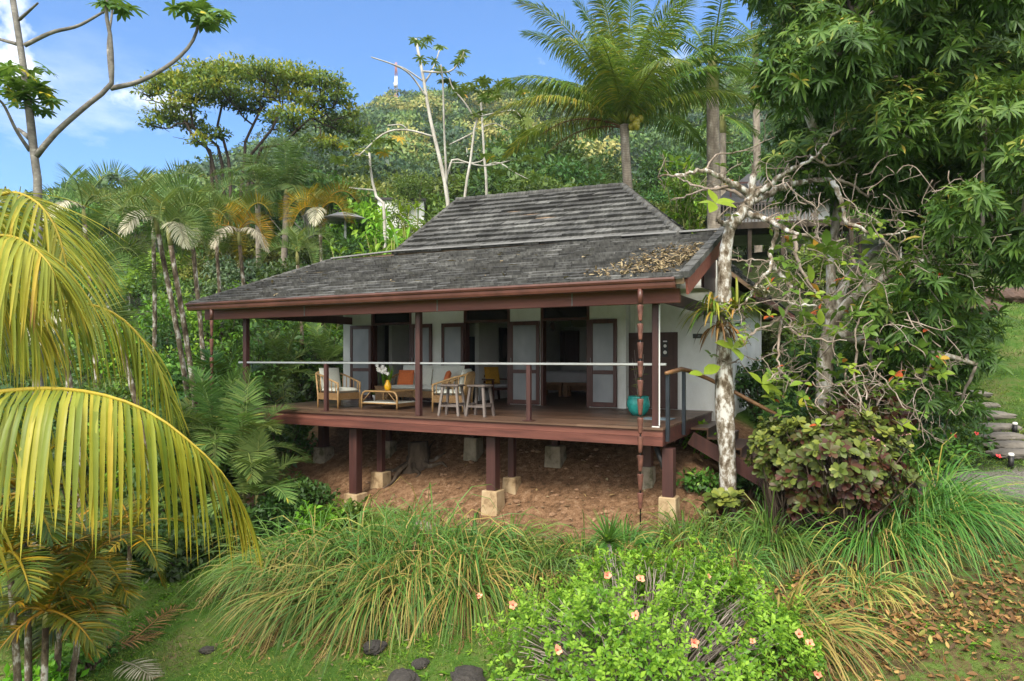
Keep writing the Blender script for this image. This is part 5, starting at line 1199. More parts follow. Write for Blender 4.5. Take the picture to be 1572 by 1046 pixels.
# ================================================================ houses behind
def bghouse(name, label, c, w, dpt, hw, hr, wallm, roofm, base_h, rz=0.0, deck=True, e=.7):
    t = thing(name, label, 'house', c, rz, None, local=True)
    m = MB(); m.box((-w/2, -dpt/2, 0), (w/2, dpt/2, hw)); m.build('wall', wallm, t, local=True)
    m = MB(); V = [[-w/2-e, -dpt/2-e, hw], [w/2+e, -dpt/2-e, hw], [w/2+e, dpt/2+e, hw], [-w/2-e, dpt/2+e, hw], [-w/5, 0, hw+hr], [w/5, 0, hw+hr]]
    m.add(V, [np.array([[0, 1, 5, 4], [2, 3, 4, 5]]), np.array([[1, 2, 5], [3, 0, 4]]), np.array([[3, 2, 1, 0]])]); ro = m.build('roof', roofm, t, local=True)
    m = MB(); m.box((-w/2-e-.05, -dpt/2-e-.05, hw-.12), (w/2+e+.05, -dpt/2-e, hw+.02)); m.build('gutter', M['black'], ro, local=True)
    for k in range(3 if deck else 0):
        x = -w/2+w*(k+.5)/3
        m = MB(); m.box((x-.55, -dpt/2-.03, .9), (x+.55, -dpt/2-.002, 2.1)); f = m.build('window', M['doorwood'], t, local=True)
        m = MB(); m.box((x-.47, -dpt/2-.04, .98), (x+.47, -dpt/2-.031, 2.02)); m.build('pane', M['darkglass'], f, local=True)
    if deck:
        m = MB(); m.box((-w/2-.8, -dpt/2-1.6, -.3), (w/2+.8, -dpt/2-.01, -.02)); m.build('deck', M['bk_dark'], t, local=True)
        for k in range(5):
            x = -w/2-.5+k*(w+1)/4; m = MB(); m.box((x-.08, -dpt/2-1.5, -base_h), (x+.08, -dpt/2-1.34, -.301)); m.build('deck_post', M['bk_dark'], t, local=True)
        m = MB()
        for k in range(int(w*7)): x = -w/2-.7+k/7.; m.box((x, -dpt/2-1.56, 0), (x+.05, -dpt/2-1.53, .8))
        m.box((-w/2-.8, -dpt/2-1.58, .8), (w/2+.8, -dpt/2-1.5, .86)); m.build('railing', M['oldwood'], t, local=True)
    return t
c = P(1178, 364, 33); bghouse('house', 'dark roofed bungalow with slatted deck railing up the slope behind the bare tree', c, 4.4, 5, 1.0, 2.1, M['wall'], M['slate'], 3, -.2)
c = P(618, 352, 44); c2 = c.copy(); t = bghouse('house', 'white walled house half hidden by trees above the roof left slope', c, 2.8, 4, 1.5, .25, M['wall'], M['lead'], 3, .1, False, .12)
m = MB(); m.box((-1.35, -2, -6), (1.35, 2, -.002)); m.build('foundation_wall', M['wall'], t, local=True)
c = P(530, 338, 36); b = np.array([c[0], 36, gz(c[0], 36)]); t = thing('parasol', 'grey round parasol on a white pole behind the palms', 'parasol', b)
m = MB(); m.tube([b, c+[0, 0, .2]], .07, 8); m.build('pole', M['whitepaint'], t); m = MB(); m.lathe([(1.25, -.02), (1.2, .03), (.6, .28), (.05, .42), (.05, .38), (.6, .22), (1.24, -.04)], c, 16); m.build('canopy', M['lead'], t)
# ================================================================ mango tree
base = onground(1268, 13.2); t = thing('mango_tree', 'huge dense mango tree with pale limbs filling the right of the picture', 'tree', base)
tr = MB(); W_ = lambda pts: np.array([P(*q) for q in pts])
tk = np.concatenate([[base+[0, 0, -.2]], W_([(1266, 640, 13.2), (1266, 560, 13.2), (1275, 500, 13.2)])]); tr.tube(cr(tk, 50), np.linspace(.18, .14, 50), 18, jit=.01, knob=.05); tr.build('trunk', M['bk_white'], t)
L1 = [[(1270, 540, 13.2), (1276, 470, 13.3), (1276, 400, 13.4), (1290, 280, 13.4), (1300, 150, 13.2), (1310, 20, 13)], [(1272, 520, 13.2), (1292, 475, 13), (1335, 440, 12.7), (1400, 405, 12.3), (1470, 390, 12), (1590, 375, 11.6)],
      [(1276, 490, 13.2), (1300, 430, 13.6), (1345, 385, 14), (1420, 340, 14.2), (1500, 250, 14), (1560, 150, 13.6)], [(1276, 500, 13.2), (1310, 520, 12.8), (1380, 530, 12.5), (1450, 545, 12.2), (1500, 560, 12)], [(1285, 300, 13.4), (1250, 200, 13), (1215, 110, 12.6), (1200, 30, 12.4)]]
skel = []
for l in L1:
    m = MB(); p = cr(W_(l), 16); m.tube(p, np.linspace(.105, .035, 16), 9, jit=.04); m.build('limb', M['bk_white'], t); skel.append(p)
skel = np.concatenate(skel); pads = []
for y0, xs, r_ in ((-30, range(1226, 1600, 62), 72), (45, range(1224, 1600, 66), 70), (120, range(1226, 1600, 64), 68), (195, range(1236, 1600, 70), 70), (262, (1250, 1310, 1370, 1440, 1505, 1575), 66), (325, (1345, 1400, 1460, 1520, 1580), 62), (392, (1475, 1530, 1585), 56),
        (455, (1468, 1400), 46), (505, (1410, 1470, 1500, 1350), 44), (555, (1385, 1440, 1495, 1320), 42), (598, (1360, 1420, 1470), 36)):
    for x0 in xs:
        d = rng.uniform(10.4, 13.4) if y0 < 330 else rng.uniform(11.2, 13.4); d = d if (x0 > 1340 or y0 < 190) else rng.uniform(13, 14.5); rr_ = r_*rng.uniform(.8, 1.15)
        pads.append((P(x0+rng.normal(0, 14), y0+rng.normal(0, 14), d), np.array([rr_, rr_*1.0, rr_*.85])*d/F))
for y0, xs in ((-60, (1230, 1330, 1430, 1530, 1600)), (40, (1250, 1340, 1430, 1520, 1600)), (140, (1280, 1380, 1470, 1560)), (240, (1360, 1450, 1540)), (320, (1450, 1550))):
    for x0 in xs: d = rng.uniform(14, 16); pads.append((P(x0, y0, d), np.array([1.2, 1.2, 1.0])))
m = MB(); tw = MB()
for c, r_ in pads:
    k = int(108*r_[0]*r_[2]/.5); pp, u = pad_pts(c, r_, k, .5)
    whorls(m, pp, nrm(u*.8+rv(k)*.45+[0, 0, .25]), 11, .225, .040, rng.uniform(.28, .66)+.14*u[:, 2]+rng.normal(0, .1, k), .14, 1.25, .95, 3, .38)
    sp_, su = pad_pts(c, r_, k*3, .3); m.leaves(sp_, su*.5+rv(k*3)*.8+[0, 0, -.25], rv(k*3)*.6+[0, 0, .8], rng.uniform(.10, .24, k*3), rng.uniform(.028, .05, k*3), np.clip(rng.normal(.45, .22, k*3), 0, 1), 3, .8, fold=.2)
    j = np.argmin(np.linalg.norm(skel-c, axis=1)); a = skel[j]; e = limb(tw, a, c, .035, .018, .1)
    for q in rng.choice(k, min(k, 9), False): limb(tw, e[4], pp[q], .012, .005, .05, 4, 4)
m.build('crown', M['lf_mango'], t); tw.build('branch', M['twig'], t)
# ================================================================ bare almond tree in front of the house corner
D = 12.1; base = onground(1117, D); t = thing('almond_tree', 'nearly bare tree with white blotched trunk and crooked twigs before the house corner', 'tree', base)
m = MB(); tk = cr(np.concatenate([[base+[0, 0, -.2]], W_([(1117, 740, D), (1116, 690, D), (1113, 635, D), (1111, 560, D), (1112, 490, D), (1112, 430, D), (1114, 385, D), (1121, 345, D)])]), 90)
m.tube(tk, np.interp(np.linspace(0, 1, 90), [0, .25, .38, .42, .6, .8, 1], [.15, .138, .175, .17, .132, .118, .10]), 20, jit=.012, knob=.05); m.build('trunk', M['bk_mossy'], t)
B = [([(1121, 348), (1108, 343), (1101, 340)], .06, .03, 0), ([(1119, 350), (1137, 330), (1149, 312), (1154, 290), (1157, 268)], .125, .06, 0), ([(1152, 300), (1128, 284), (1105, 272), (1080, 262), (1045, 268), (1010, 272)], .065, .015, -.3),
     ([(1128, 284), (1095, 290), (1065, 285), (1040, 272)], .035, .01, .3), ([(1150, 305), (1120, 292), (1085, 290), (1060, 300), (1030, 308)], .035, .012, .5), ([(1155, 300), (1185, 280), (1210, 262), (1232, 252), (1250, 242), (1270, 222)], .06, .014, -.4), ([(1250, 242), (1235, 240), (1205, 250)], .02, .008, .2), ([(1252, 242), (1275, 255), (1300, 245), (1325, 238)], .025, .008, .2),
     ([(1156, 308), (1190, 292), (1225, 280), (1270, 277), (1300, 276), (1322, 277)], .075, .02, .4), ([(1285, 277), (1310, 285), (1325, 298), (1350, 300), (1390, 305)], .03, .008, .3), ([(1278, 278), (1290, 305), (1300, 340), (1325, 352), (1350, 362), (1395, 355)], .05, .014, -.3), ([(1150, 328), (1180, 338), (1205, 350), (1225, 360)], .06, .03, -.5),
     ([(1225, 360), (1255, 366), (1280, 378), (1310, 398)], .035, .012, .2), ([(1188, 340), (1192, 360), (1182, 388), (1185, 407), (1167, 430), (1148, 460), (1132, 474), (1118, 490)], .045, .012, -.4), ([(1185, 407), (1201, 425), (1213, 440), (1208, 455), (1216, 466), (1240, 470), (1262, 469)], .045, .012, -.3), ([(1221, 362), (1222, 390), (1226, 405), (1245, 440), (1265, 470)], .04, .012, -.1),
     ([(1208, 455), (1195, 465), (1182, 470)], .02, .007, 0), ([(1138, 467), (1142, 495), (1144, 520), (1140, 532)], .025, .008, -.3), ([(1205, 480), (1195, 505), (1195, 550), (1196, 568), (1178, 585)], .03, .008, -.6), ([(1196, 568), (1212, 582), (1222, 590)], .02, .006, -.5), ([(1216, 466), (1205, 480), (1180, 500), (1150, 512), (1140, 530)], .035, .008, -.5), ([(1205, 485), (1220, 510), (1245, 520), (1300, 523)], .03, .007, -.6),
     ([(1310, 398), (1322, 425), (1335, 455), (1345, 462)], .028, .01, 0), ([(1345, 462), (1352, 495), (1360, 520)], .018, .006, 0), ([(1316, 540), (1312, 575), (1318, 605), (1322, 632), (1312, 646), (1255, 653)], .024, .006, -.8), ([(1318, 605), (1296, 570), (1330, 560), (1350, 575), (1375, 608), (1396, 632)], .02, .006, -.7), ([(1345, 462), (1316, 500), (1316, 540)], .022, .012, -.4), ([(1406, 490), (1392, 520), (1384, 560), (1388, 600)], .018, .006, -.3), ([(1350, 362), (1385, 400), (1406, 440), (1406, 490)], .025, .01, 0), ([(1388, 560), (1410, 575), (1430, 615)], .014, .005, -.3),
     ([(1114, 606), (1140, 618), (1165, 630)], .001, .001, 0), ([(1080, 262), (1100, 240), (1140, 232), (1190, 210)], .02, .006, .5), ([(1112, 560), (1128, 555), (1138, 545)], .02, .008, -.3), ([(1118, 400), (1150, 398), (1182, 400)], .018, .01, -.4)]
br = MB(); tips = []; bw_ = MB()
for pts, r0, r1, dz in B:
    if r0 < .005: continue
    n_ = len(pts); p = cr([P(q[0], q[1], D+dz*(i/(n_-1))*2.0) for i, q in enumerate(pts)], n_*4); p[1:-1] += rng.normal(0, .014, p[1:-1].shape); tg_ = bw_ if r0 >= .045 else br; tg_.tube(p, np.linspace(r0, r1, len(p)), 7, jit=.06); tips.append(p[-1])
    for k in range(int(n_*1.3)):
        a = p[rng.integers(n_, len(p))]; e = a+nrm(rng.normal(0, 1, 3)+[.2, -.2, .3])*rng.uniform(.12, .45); q_ = limb(br, a, e, max(r1*.7, .007), .004, .15, 5, 5, wob=.15); tips.append(e)
        for _ in range(2): e2 = q_[3]+nrm(rng.normal(0, 1, 3)+[.2, -.2, .2])*rng.uniform(.1, .3); limb(br, q_[3], e2, .005, .003, .1, 4, 4); tips.append(e2)
for k in range(170):                       # the fine tangle of bare twigs
    a = P(rng.uniform(1190, 1465), rng.uniform(262, 650), D+rng.uniform(-1.3, .8)); pp_ = [a]; dv = nrm(rng.normal(0, 1, 3)*[1, .6, .8])
    for s_ in range(5): dv = nrm(dv+rng.normal(0, .55, 3)+[0, 0, -.12]); pp_.append(pp_[-1]+dv*rng.uniform(.12, .26))
    q_ = cr(pp_, 14); br.tube(q_, np.linspace(.011, .004, 14), 5, jit=.08); tips.append(q_[-1])
    for s_ in (4, 7, 10): limb(br, q_[s_], q_[s_]+nrm(rng.normal(0, 1, 3))*rng.uniform(.12, .35), .006, .003, .1, 5, 4, wob=.15)
br.build('twigs', M['bk_twig'], t); bw_.build('branch', M['bk_mossy'], t)
m = MB()
for e in tips:
    if rng.random() < .22: whorls(m, e[None], (rv(1)*.4+[0, 0, .8]), int(rng.integers(2, 5)), .13, .065, rng.uniform(.1, .98), .1, 1.1, .8, 4, .2)
for k in range(230):
    c = P(rng.uniform(1180, 1450), rng.uniform(330, 640), D+rng.uniform(-1.2, 1.0)); whorls(m, c[None], (rv(1)*.5+[0, 0, .6]), int(rng.integers(2, 6)), .16, .08, rng.uniform(.05, .97), .12, 1.2, .8, 4, .2)
for px, py, n_ in ((1098, 312, 5), (1125, 535, 5), (1170, 590, 4), (1080, 575, 2), (1380, 650, 4), (1260, 500, 3)): whorls(m, P(px, py, D-.4)[None], np.array([[.1, -.2, .2]]), n_, .30, .15, .83, .04, 1.3, .4, 4, .15)
m.build('foliage', M['lf_almond'], t)
# bromeliads on the trunk, orchids
def brom(px, py, d, n, L, wd, leaf, label, droop=1.5, name='bromeliad', el=.4, tone=None):
    c = P(px, py, d); m = MB(); dd = rv(n); dd[:, 2] = np.abs(dd[:, 2])*.6+el; m.leaves(np.repeat(c[None], n, 0)+rng.normal(0, .03, (n, 3)), dd, rv(n)*.3+[0, 0, 1], rng.uniform(.6, 1.1, n)*L, wd, rng.random(n) if tone is None else np.clip(rng.normal(tone, .2, n), 0, 1), 6, droop, fold=.2)
    put(m.build(name, leaf, None, base=c), label, 'plant')
brom(1094, 478, 11.72, 46, .85, .045, M['lf_brom'], 'strappy bromeliad with hanging green leaves on the left of the white trunk', 1.9)
brom(1130, 478, 11.85, 40, .8, .045, M['lf_brom'], 'strappy bromeliad with upright leaves on the right of the white trunk', 1.2)
brom(1106, 505, 11.75, 22, .7, .035, M['lf_brown'], 'brown dried bromeliad leaves hanging down the white trunk', 3.0)
brom(1172, 452, 11.5, 34, .34, .05, M['lf_dead'], 'dry tan rosette caught in the twigs right of the white trunk', .9)
# ================================================================ low plants
def croton(px, py, d, rx, rz_, n, label, L=.15, W=.088, tone=.55, leaf='lf_purple', cat='shrub', k=11, name='rosette_shrub'):
    c = P(px, py, d); b = np.array([c[0], d, gz(c[0], d)]); t = thing(name, label, cat, b)
    pp, u = pad_pts(c, (rx, rx*.85, rz_), n, .6); keep = (u[:, 1] < .75) | (u[:, 2] > .2); pp, u = pp[keep], u[keep]; pp[:, 2] = np.maximum(pp[:, 2], ground(pp[:, 0], pp[:, 1])+.08)
    m = MB()
    for p in pp[::2]: limb(m, b+rng.normal(0, .15, 3)*[1, 1, 0], p, .02, .008, .1, 5, 5)
    m.build('stem', M['bk_brown'], t)
    m = MB(); whorls(m, pp, nrm(u*.7+rv(len(pp))*.35+[0, -.15, .45]), k, L, W, np.clip(tone+.22*(u[:, 2])+rng.normal(0, .15, len(pp)), 0, 1), .16, 1.1, .5, 4, .2, prof=[.2, .5, .92, 1, .35]); m.build('foliage', M[leaf], t)
    return t, pp
t, pp = croton(1290, 715, 10.7, 1.05, .85, 400, 'large rosette leaved shrub of purple and green leaves right of the white trunk', L=.115, W=.06, tone=.52, k=13)
q = pp[rng.choice(len(pp), 14, False)]; k = len(q)
for p in q:
    m = MB(); n_ = 14; s = np.linspace(0, .22, n_); m.leaves(p+np.stack([s*.5, -s*.6, .06+s*.3], 1), rv(n_), rv(n_), .04, .025, rng.random(n_), 2, .3); m.build('flower_spike', M['fl_mauve'], t)
croton(1205, 690, 11.3, .62, .6, 170, 'green rosette shrub with mauve flower spikes close beside the white trunk', tone=.66, L=.115, W=.062)
croton(1116, 775, 11.6, .42, .25, 22, 'small olive rosette plant at the foot of the white trunk', tone=.68, L=.14)
croton(1340, 640, 12.2, .7, .5, 60, 'dark reddish leaved shrub in the shade under the mango limbs', tone=.22, L=.17, W=.07)
def shrub(px, d, r_, h, label, leaf='lf_mid', L=.13, W=.065, dens=900, tone=(.15, .7), group=None, npad=9, segs=2, name='shrub', dz=0, droop=.4):
    b = onground(px, d); t = thing(name, label, 'shrub', b, 0, group); pads = []
    for k in range(npad):
        a = rng.uniform(0, 6.28); q = r_*math.sqrt(rng.random())*.75; z = h*rng.uniform(.2, .82); s = r_*rng.uniform(.35, .55); pads.append((b+[q*math.cos(a), q*math.sin(a), z], np.array([s, s, s*.8])))
    m = MB()
    for c, r2 in pads: limb(m, b+[0, 0, -.1], c, .035, .012, .1)
    m.build('stem', M['bk_brown'], t); m = MB(); pad_leaves(m, pads, dens, L, W, segs, tone=tone, up=.15, top=.12, droop=droop); m.build('foliage', M[leaf], t); return t
GS = 'shrubs of the green thicket left of the house'; LS = ['leafy shrub in the dense green thicket left of the house', 'dark leafy shrub in the dense green thicket left of the house', 'bright leafy shrub in the dense green thicket left of the house']
for px, d, r_, h, v in ((215, 20, 1.5, 3.4, 0), (270, 22, 1.6, 4.2, 1), (330, 20.5, 1.6, 4.0, 0), (395, 22, 1.5, 4.2, 1), (445, 24, 1.6, 4.3, 0), (495, 26, 1.6, 4.2, 1), (300, 18, 1.2, 2.6, 1), (365, 18.6, 1.2, 2.8, 0), (240, 16.5, 1.2, 2.4, 1), (415, 20, 1.2, 2.6, 1), (180, 18, 1.5, 3.2, 0), (465, 22.5, 1.2, 2.8, 1), (140, 20, 1.6, 3.6, 1), (340, 25, 1.8, 5.0, 0), (260, 26, 1.9, 5.0, 2), (420, 27, 1.8, 4.8, 2), (190, 25, 1.8, 4.8, 0), (90, 22, 1.8, 4.0, 0), (110, 16, 1.3, 2.2, 1), (40, 18, 1.6, 3.2, 1), (515, 23.5, 1.2, 3.0, 1), (560, 27.5, 1.4, 3.4, 0), (500, 30, 1.8, 4.5, 0), (370, 31, 2, 5, 0), (290, 32, 2, 5.2, 1), (20, 26, 2, 4.5, 1), (150, 30, 2, 5, 1), (250, 15.2, .9, 1.9, 0), (285, 16.4, 1.0, 2.3, 2), (330, 17.2, 1.0, 2.4, 0), (205, 16.2, 1.1, 2.5, 2), (350, 22.5, 1.5, 4.6, 2), (235, 23.5, 1.7, 5.0, 2), (300, 24, 1.7, 5.0, 0), (440, 17.5, .9, 1.6, 1), (385, 16.8, .9, 1.4, 1), (300, 15.6, .8, 1.2, 0), (225, 14, .8, 1.2, 1)):
    shrub(px, d, r_, h, LS[v], ['lf_mid', 'lf_dark', 'lf_bright'][v], .17, .08, 420, group=GS)
GR = 'broad leaved plants behind the roof'
for px, d, h, lb in ((545, 27, 5.4, 'broad leaved bright plant behind the left end of the upper roof slope'), (590, 27.5, 6.0, 'tall bright green broad leaved plant where the two roof tiers meet at the left'), (625, 29, 6.6, 'bright green plant touching the upper roof left hip'), (505, 25, 4.6, 'bright leafy plant just behind the left lower roof edge'), (985, 28, 5.5, 'bright green plant behind the right end of the roof ridge'), (1025, 26, 4.4, 'bright leafy plant rising over the right roof hip'), (1065, 25, 3.6, 'bright leafy plant above the right lower roof end'), (1050, 31, 6.0, 'yellowish green plant between the coconut palm and the royal palms')):
    b = onground(px, d); t = thing('broad_leaved_plant', lb, 'plant', b, 0, GR); n_ = 46; m = MB(); mm = MB()
    for k in range(n_//2):
        a = rng.uniform(0, 6.28); e = b+[math.cos(a)*rng.uniform(.1, 1.2), math.sin(a)*rng.uniform(.1, .9), h*rng.uniform(.6, 1)]; p = limb(m, b+rng.normal(0, .3, 3)*[1, 1, 0], e, .03, .012, .1)
        for q in p[2:]: k_ = 6; m2 = rv(k_)*.8+[0, 0, .5]; mm.leaves(np.repeat(q[None], k_, 0), m2, rv(k_)*.4+[0, 0, 1], rng.uniform(.4, .75, k_), .13, np.clip(rng.normal(.55, .2, k_), 0, 1), 4, .9)
    m.build('stem', M['bk_lime'], t); mm.build('foliage', M['lf_bright'], t)
for px, d, r_, h, lf, lb in ((588, 37, 1.0, 6.6, 'lf_olive', 'thin olive bush before the left part of the white hillside house'), (662, 38, 1.1, 7.2, 'lf_olive', 'thin olive bush before the right part of the white hillside house'), (625, 41, 1.6, 11, 'lf_mid', 'green bush above the white hillside house'), (1300, 14.5, .9, 1.0, 'lf_dark', 'dark shrub in the shade behind the purple rosette shrub'), (1400, 13.2, .9, .9, 'lf_mid', 'green shrub left of the stone steps, below the mango limbs'), (1455, 13.8, .75, .8, 'lf_mid', 'small green shrub with red flowers beside the gravel path'), (1420, 15.5, .9, 1.0, 'lf_dark', 'dark green shrub under the drooping mango leaves'), (1210, 15.5, .9, 1.2, 'lf_dark', 'dark shrub beside the foot of the deck stairs'), (1165, 17.5, .9, 1.6, 'lf_dark', 'dark shrub at the side wall of the house behind the white trunk'), (1240, 19, 1.2, 1.8, 'lf_dark', 'dark bush on the bank right of the house side wall'),
        (1320, 20, 1.3, 1.8, 'lf_mid', 'green bush on the bank behind the mango trunk'), (1190, 23, 1.2, 1.6, 'lf_olive', 'olive bush on the grassy bank behind the bare tree'), (1275, 25, 1.3, 1.8, 'lf_mid', 'green bush high on the bank below the dark roofed bungalow'), (1390, 22, 1.4, 2.0, 'lf_dark', 'dark bush on the slope between the mango limbs'), (1090, 13.8, .5, .6, 'lf_bright', 'fern like bright plant under the deck stairs'), (1085, 12.6, .4, .4, 'lf_mid', 'low green plant behind the right concrete footing'), (1150, 13, .5, .5, 'lf_dark', 'low dark plant at the right of the white trunk base'),
        (470, 14.2, .8, .8, 'lf_dark', 'dark green ground plants under the left deck end'), (425, 13.4, .8, .7, 'lf_dark', 'dark leafy plant beside the red brown boulder'), (485, 13.0, .5, .55, 'lf_bright', 'bright heart leaved plant left of the first deck post'), (520, 13.4, .5, .5, 'lf_mid', 'green plant at the foot of the first deck post'), (350, 12.8, .9, .8, 'lf_dark', 'dark undergrowth shrub below the deck palms'), (280, 12.5, .8, .9, 'lf_dark', 'dark undergrowth shrub behind the golden frond tips'), (170, 12, .9, 1.1, 'lf_dark', 'dark shrub behind the orange green palms'), (60, 10.5, .8, 1.0, 'lf_dark', 'dark shrub behind the white spotted palm trunk at the left edge'), (60, 8.8, .4, .35, 'lf_bright', 'low bright weeds at the bottom left corner'), (140, 9.4, .35, .3, 'lf_mid', 'low green weeds at the lawn edge by the orange palms')):
    t = shrub(px, d, r_, h, lb, lf, .11, .06, 1500)
    if 'red flowers' in lb:
        c = np.array(t.location); mr_ = m_plain('red_petal', (.55, .03, .03), .6)
        for k in range(3): m = MB(); whorls(m, (c+[rng.uniform(-.6, .6), rng.uniform(-.7, -.2), rng.uniform(.3, .8)])[None], np.array([[0, -.6, .6]]), 5, .05, .04, .5, .1, 1.2, .2, 2); m.build('flower', mr_, t)
M['lf_brom2'] = M['lf_brom']
# long grass clumps
def clump(px, d, L, n, label, lean=(0, -.25), r0=.22, straw=.12, seeds=8, tone=.42, group='long grass clumps on the slope', w=.017, droop=1.9, strawL=1.25):
    b = onground(px, d); t = thing('grass_clump', label, 'grass', b, 0, group)
    a = rng.uniform(0, 6.28, n); q = r0*np.sqrt(rng.random(n)); p = b+np.stack([q*np.cos(a), q*np.sin(a), np.zeros(n)], 1); p[:, 2] = ground(p[:, 0], p[:, 1])-.03
    s = rng.uniform(.1, .75, n); d0 = np.stack([np.cos(a)*s+lean[0], np.sin(a)*s+lean[1], np.ones(n)], 1)
    m = MB(); r = np.clip(rng.normal(tone, .2, n), 0, .9); r[rng.random(n) < straw] = rng.uniform(.92, 1)
    m.leaves(p, d0, rv(n)*.5+[0, -.3, .8], 1.4*L*rng.uniform(.5, 1.15, n), w*rng.uniform(.7, 1.3, n), r, 6, droop*rng.uniform(.6, 1.3, n), prof=LEAF[6], fold=.25); m.build('blades', M['lf_grass'], t)
    k_ = int(n*.8); p2 = p[rng.integers(0, n, k_)]+rng.normal(0, .06, (k_, 3))*[1, 1, 0]; p2[:, 2] = ground(p2[:, 0], p2[:, 1]); s2 = rng.uniform(.3, 1.4, k_); a2 = rng.uniform(0, 6.28, k_); m = MB()
    m.leaves(p2, np.stack([np.cos(a2)*s2+lean[0]*1.5, np.sin(a2)*s2+lean[1]*1.5, np.ones(k_)*.8], 1), rv(k_)*.5+[0, -.3, .8], L*rng.uniform(.35, 1.05, k_), w*.8, rng.random(k_), 5, 2.6*rng.uniform(.6, 1.4, k_), prof=LEAF[5], fold=.2); m.build('dead_blades', M['lf_straw'], t)
    if seeds:
        m = MB()
        for k in range(seeds):
            a = rng.uniform(0, 6.28); dd = nrm(np.array([math.cos(a)*.5+lean[0]*2.2, math.sin(a)*.3+lean[1]*2.2, .9])); pth = arch(b+rng.normal(0, .1, 3)*[1, 1, 0], dd, L*strawL*rng.uniform(.8, 1.2), 2.2, 10, 1.0)
            pth[:, 2] = np.maximum(pth[:, 2], ground(pth[:, 0], pth[:, 1])+.02); m.tube(pth, np.linspace(.008, .005, 10), 4, rng.random())
            k_ = 70; x = rng.uniform(5.2, 9, k_); c = np.stack([np.interp(x, np.arange(10), pth[:, i]) for i in range(3)], 1); m.leaves(c, rv(k_)*.7+[0, 0, -.8], rv(k_), .07, .010, np.clip(rng.normal(.35, .2, k_), 0, 1), 1, .2, fold=0)
        m.build('seed_stalk', M['lf_straw'], t)
lab = iter(['leftmost clump of the long drooping grass, beside the lawn', 'long grass clump left of the first deck footing', 'tall grass clump directly before the first deck footing', 'long grass clump before the grey concrete lump', 'tall arching grass clump left of the middle deck footing', 'long grass clump before the middle deck footing', 'yellowish grass clump just right of the middle deck footing', 'straw laden grass clump drooping onto the lawn at the left', 'straw laden grass clump drooping over a black rock', 'long grass clump with brown seed stalks in the middle of the big mass', 'long grass clump at the lower right of the big mass, touching the flowering bush',
    'small green grass clump behind the spiky rosette plant', 'small green grass clump left of the spiky rosette plant', 'green grass clump before the right deck footing', 'green grass clump between the right deck footing and the white trunk', 'fountain shaped green grass clump below the white trunk', 'small grass clump behind the flowering bush', 'tall green grass clump below the purple rosette shrub', 'tallest green grass clump right of the purple rosette shrub', 'green grass clump nearest the gravel path', 'straw coloured grass fountain right of the flowering bush', 'short straw grass tuft among the fallen brown leaves', 'green grass clump low between the two big masses'])
for px, d, L, n, lean, st_, sd in ((425, 11.5, 1.2, 260, (-.15, -.25), .18, 16), (480, 11.7, 1.25, 240, (-.1, -.2), .16, 14), (545, 11.6, 1.35, 280, (-.05, -.2), .16, 14), (610, 11.5, 1.3, 280, (0, -.2), .16, 12), (665, 11.4, 1.35, 280, (0, -.22), .18, 12), (725, 11.3, 1.05, 330, (.05, -.25), .12, 5), (785, 11.3, .85, 260, (.1, -.25), .2, 4), (480, 10.6, 1.25, 260, (-.3, -.4), .4, 26), (570, 10.4, 1.3, 280, (-.2, -.5), .4, 28), (630, 10.6, 1.3, 320, (-.1, -.4), .3, 22), (715, 10.5, 1.25, 300, (0, -.4), .28, 14),
        (960, 11.1, .55, 200, (0, -.2), .06, 0), (890, 11.0, .62, 200, (-.1, -.25), .08, 2), (1050, 10.9, .72, 260, (-.05, -.25), .06, 0), (1100, 11.2, .78, 260, (0, -.25), .06, 0), (1190, 10.9, 1.0, 320, (.1, -.2), .05, 0), (1130, 10.2, .7, 180, (0, -.2), .1, 2), (1345, 10.5, 1.25, 300, (-.05, -.35), .1, 3), (1420, 11.0, 1.55, 460, (.1, -.25), .07, 5), (1455, 11.3, 1.35, 300, (.2, -.3), .08, 4), (1225, 8.6, 1.0, 220, (.3, -.35), .55, 14), (1330, 9.4, .6, 120, (.2, -.35), .6, 5), (840, 10.6, .75, 200, (.05, -.35), .15, 4)):
    clump(px, d, L, n, next(lab), lean, .26, st_, int(sd*1.7))
# spiky rosette plant on a thin trunk
b = onground(945, 9.3); c = P(934, 832, 9.3); t = thing('yucca', 'spiky green rosette plant on a thin grey trunk above the flowering bush', 'plant', b)
m = MB(); m.tube(cr([b, b*.4+c*.6+[.03, 0, 0], c], 8), np.linspace(.03, .024, 8), 7); m.build('trunk', M['bk_grey'], t)
m = MB(); n_ = 95; dd = rv(n_); dd[:, 2] = np.abs(dd[:, 2])*1.2-.15; m.leaves(np.repeat(c[None], n_, 0), dd, rv(n_)*.2+[0, 0, 1], rng.uniform(.36, .52, n_), .028, np.clip(rng.normal(.35, .2, n_), 0, 1), 4, .25, prof=[.7, 1, .8, .5, .02], fold=.3); m.build('crown', M['lf_grass'], t)
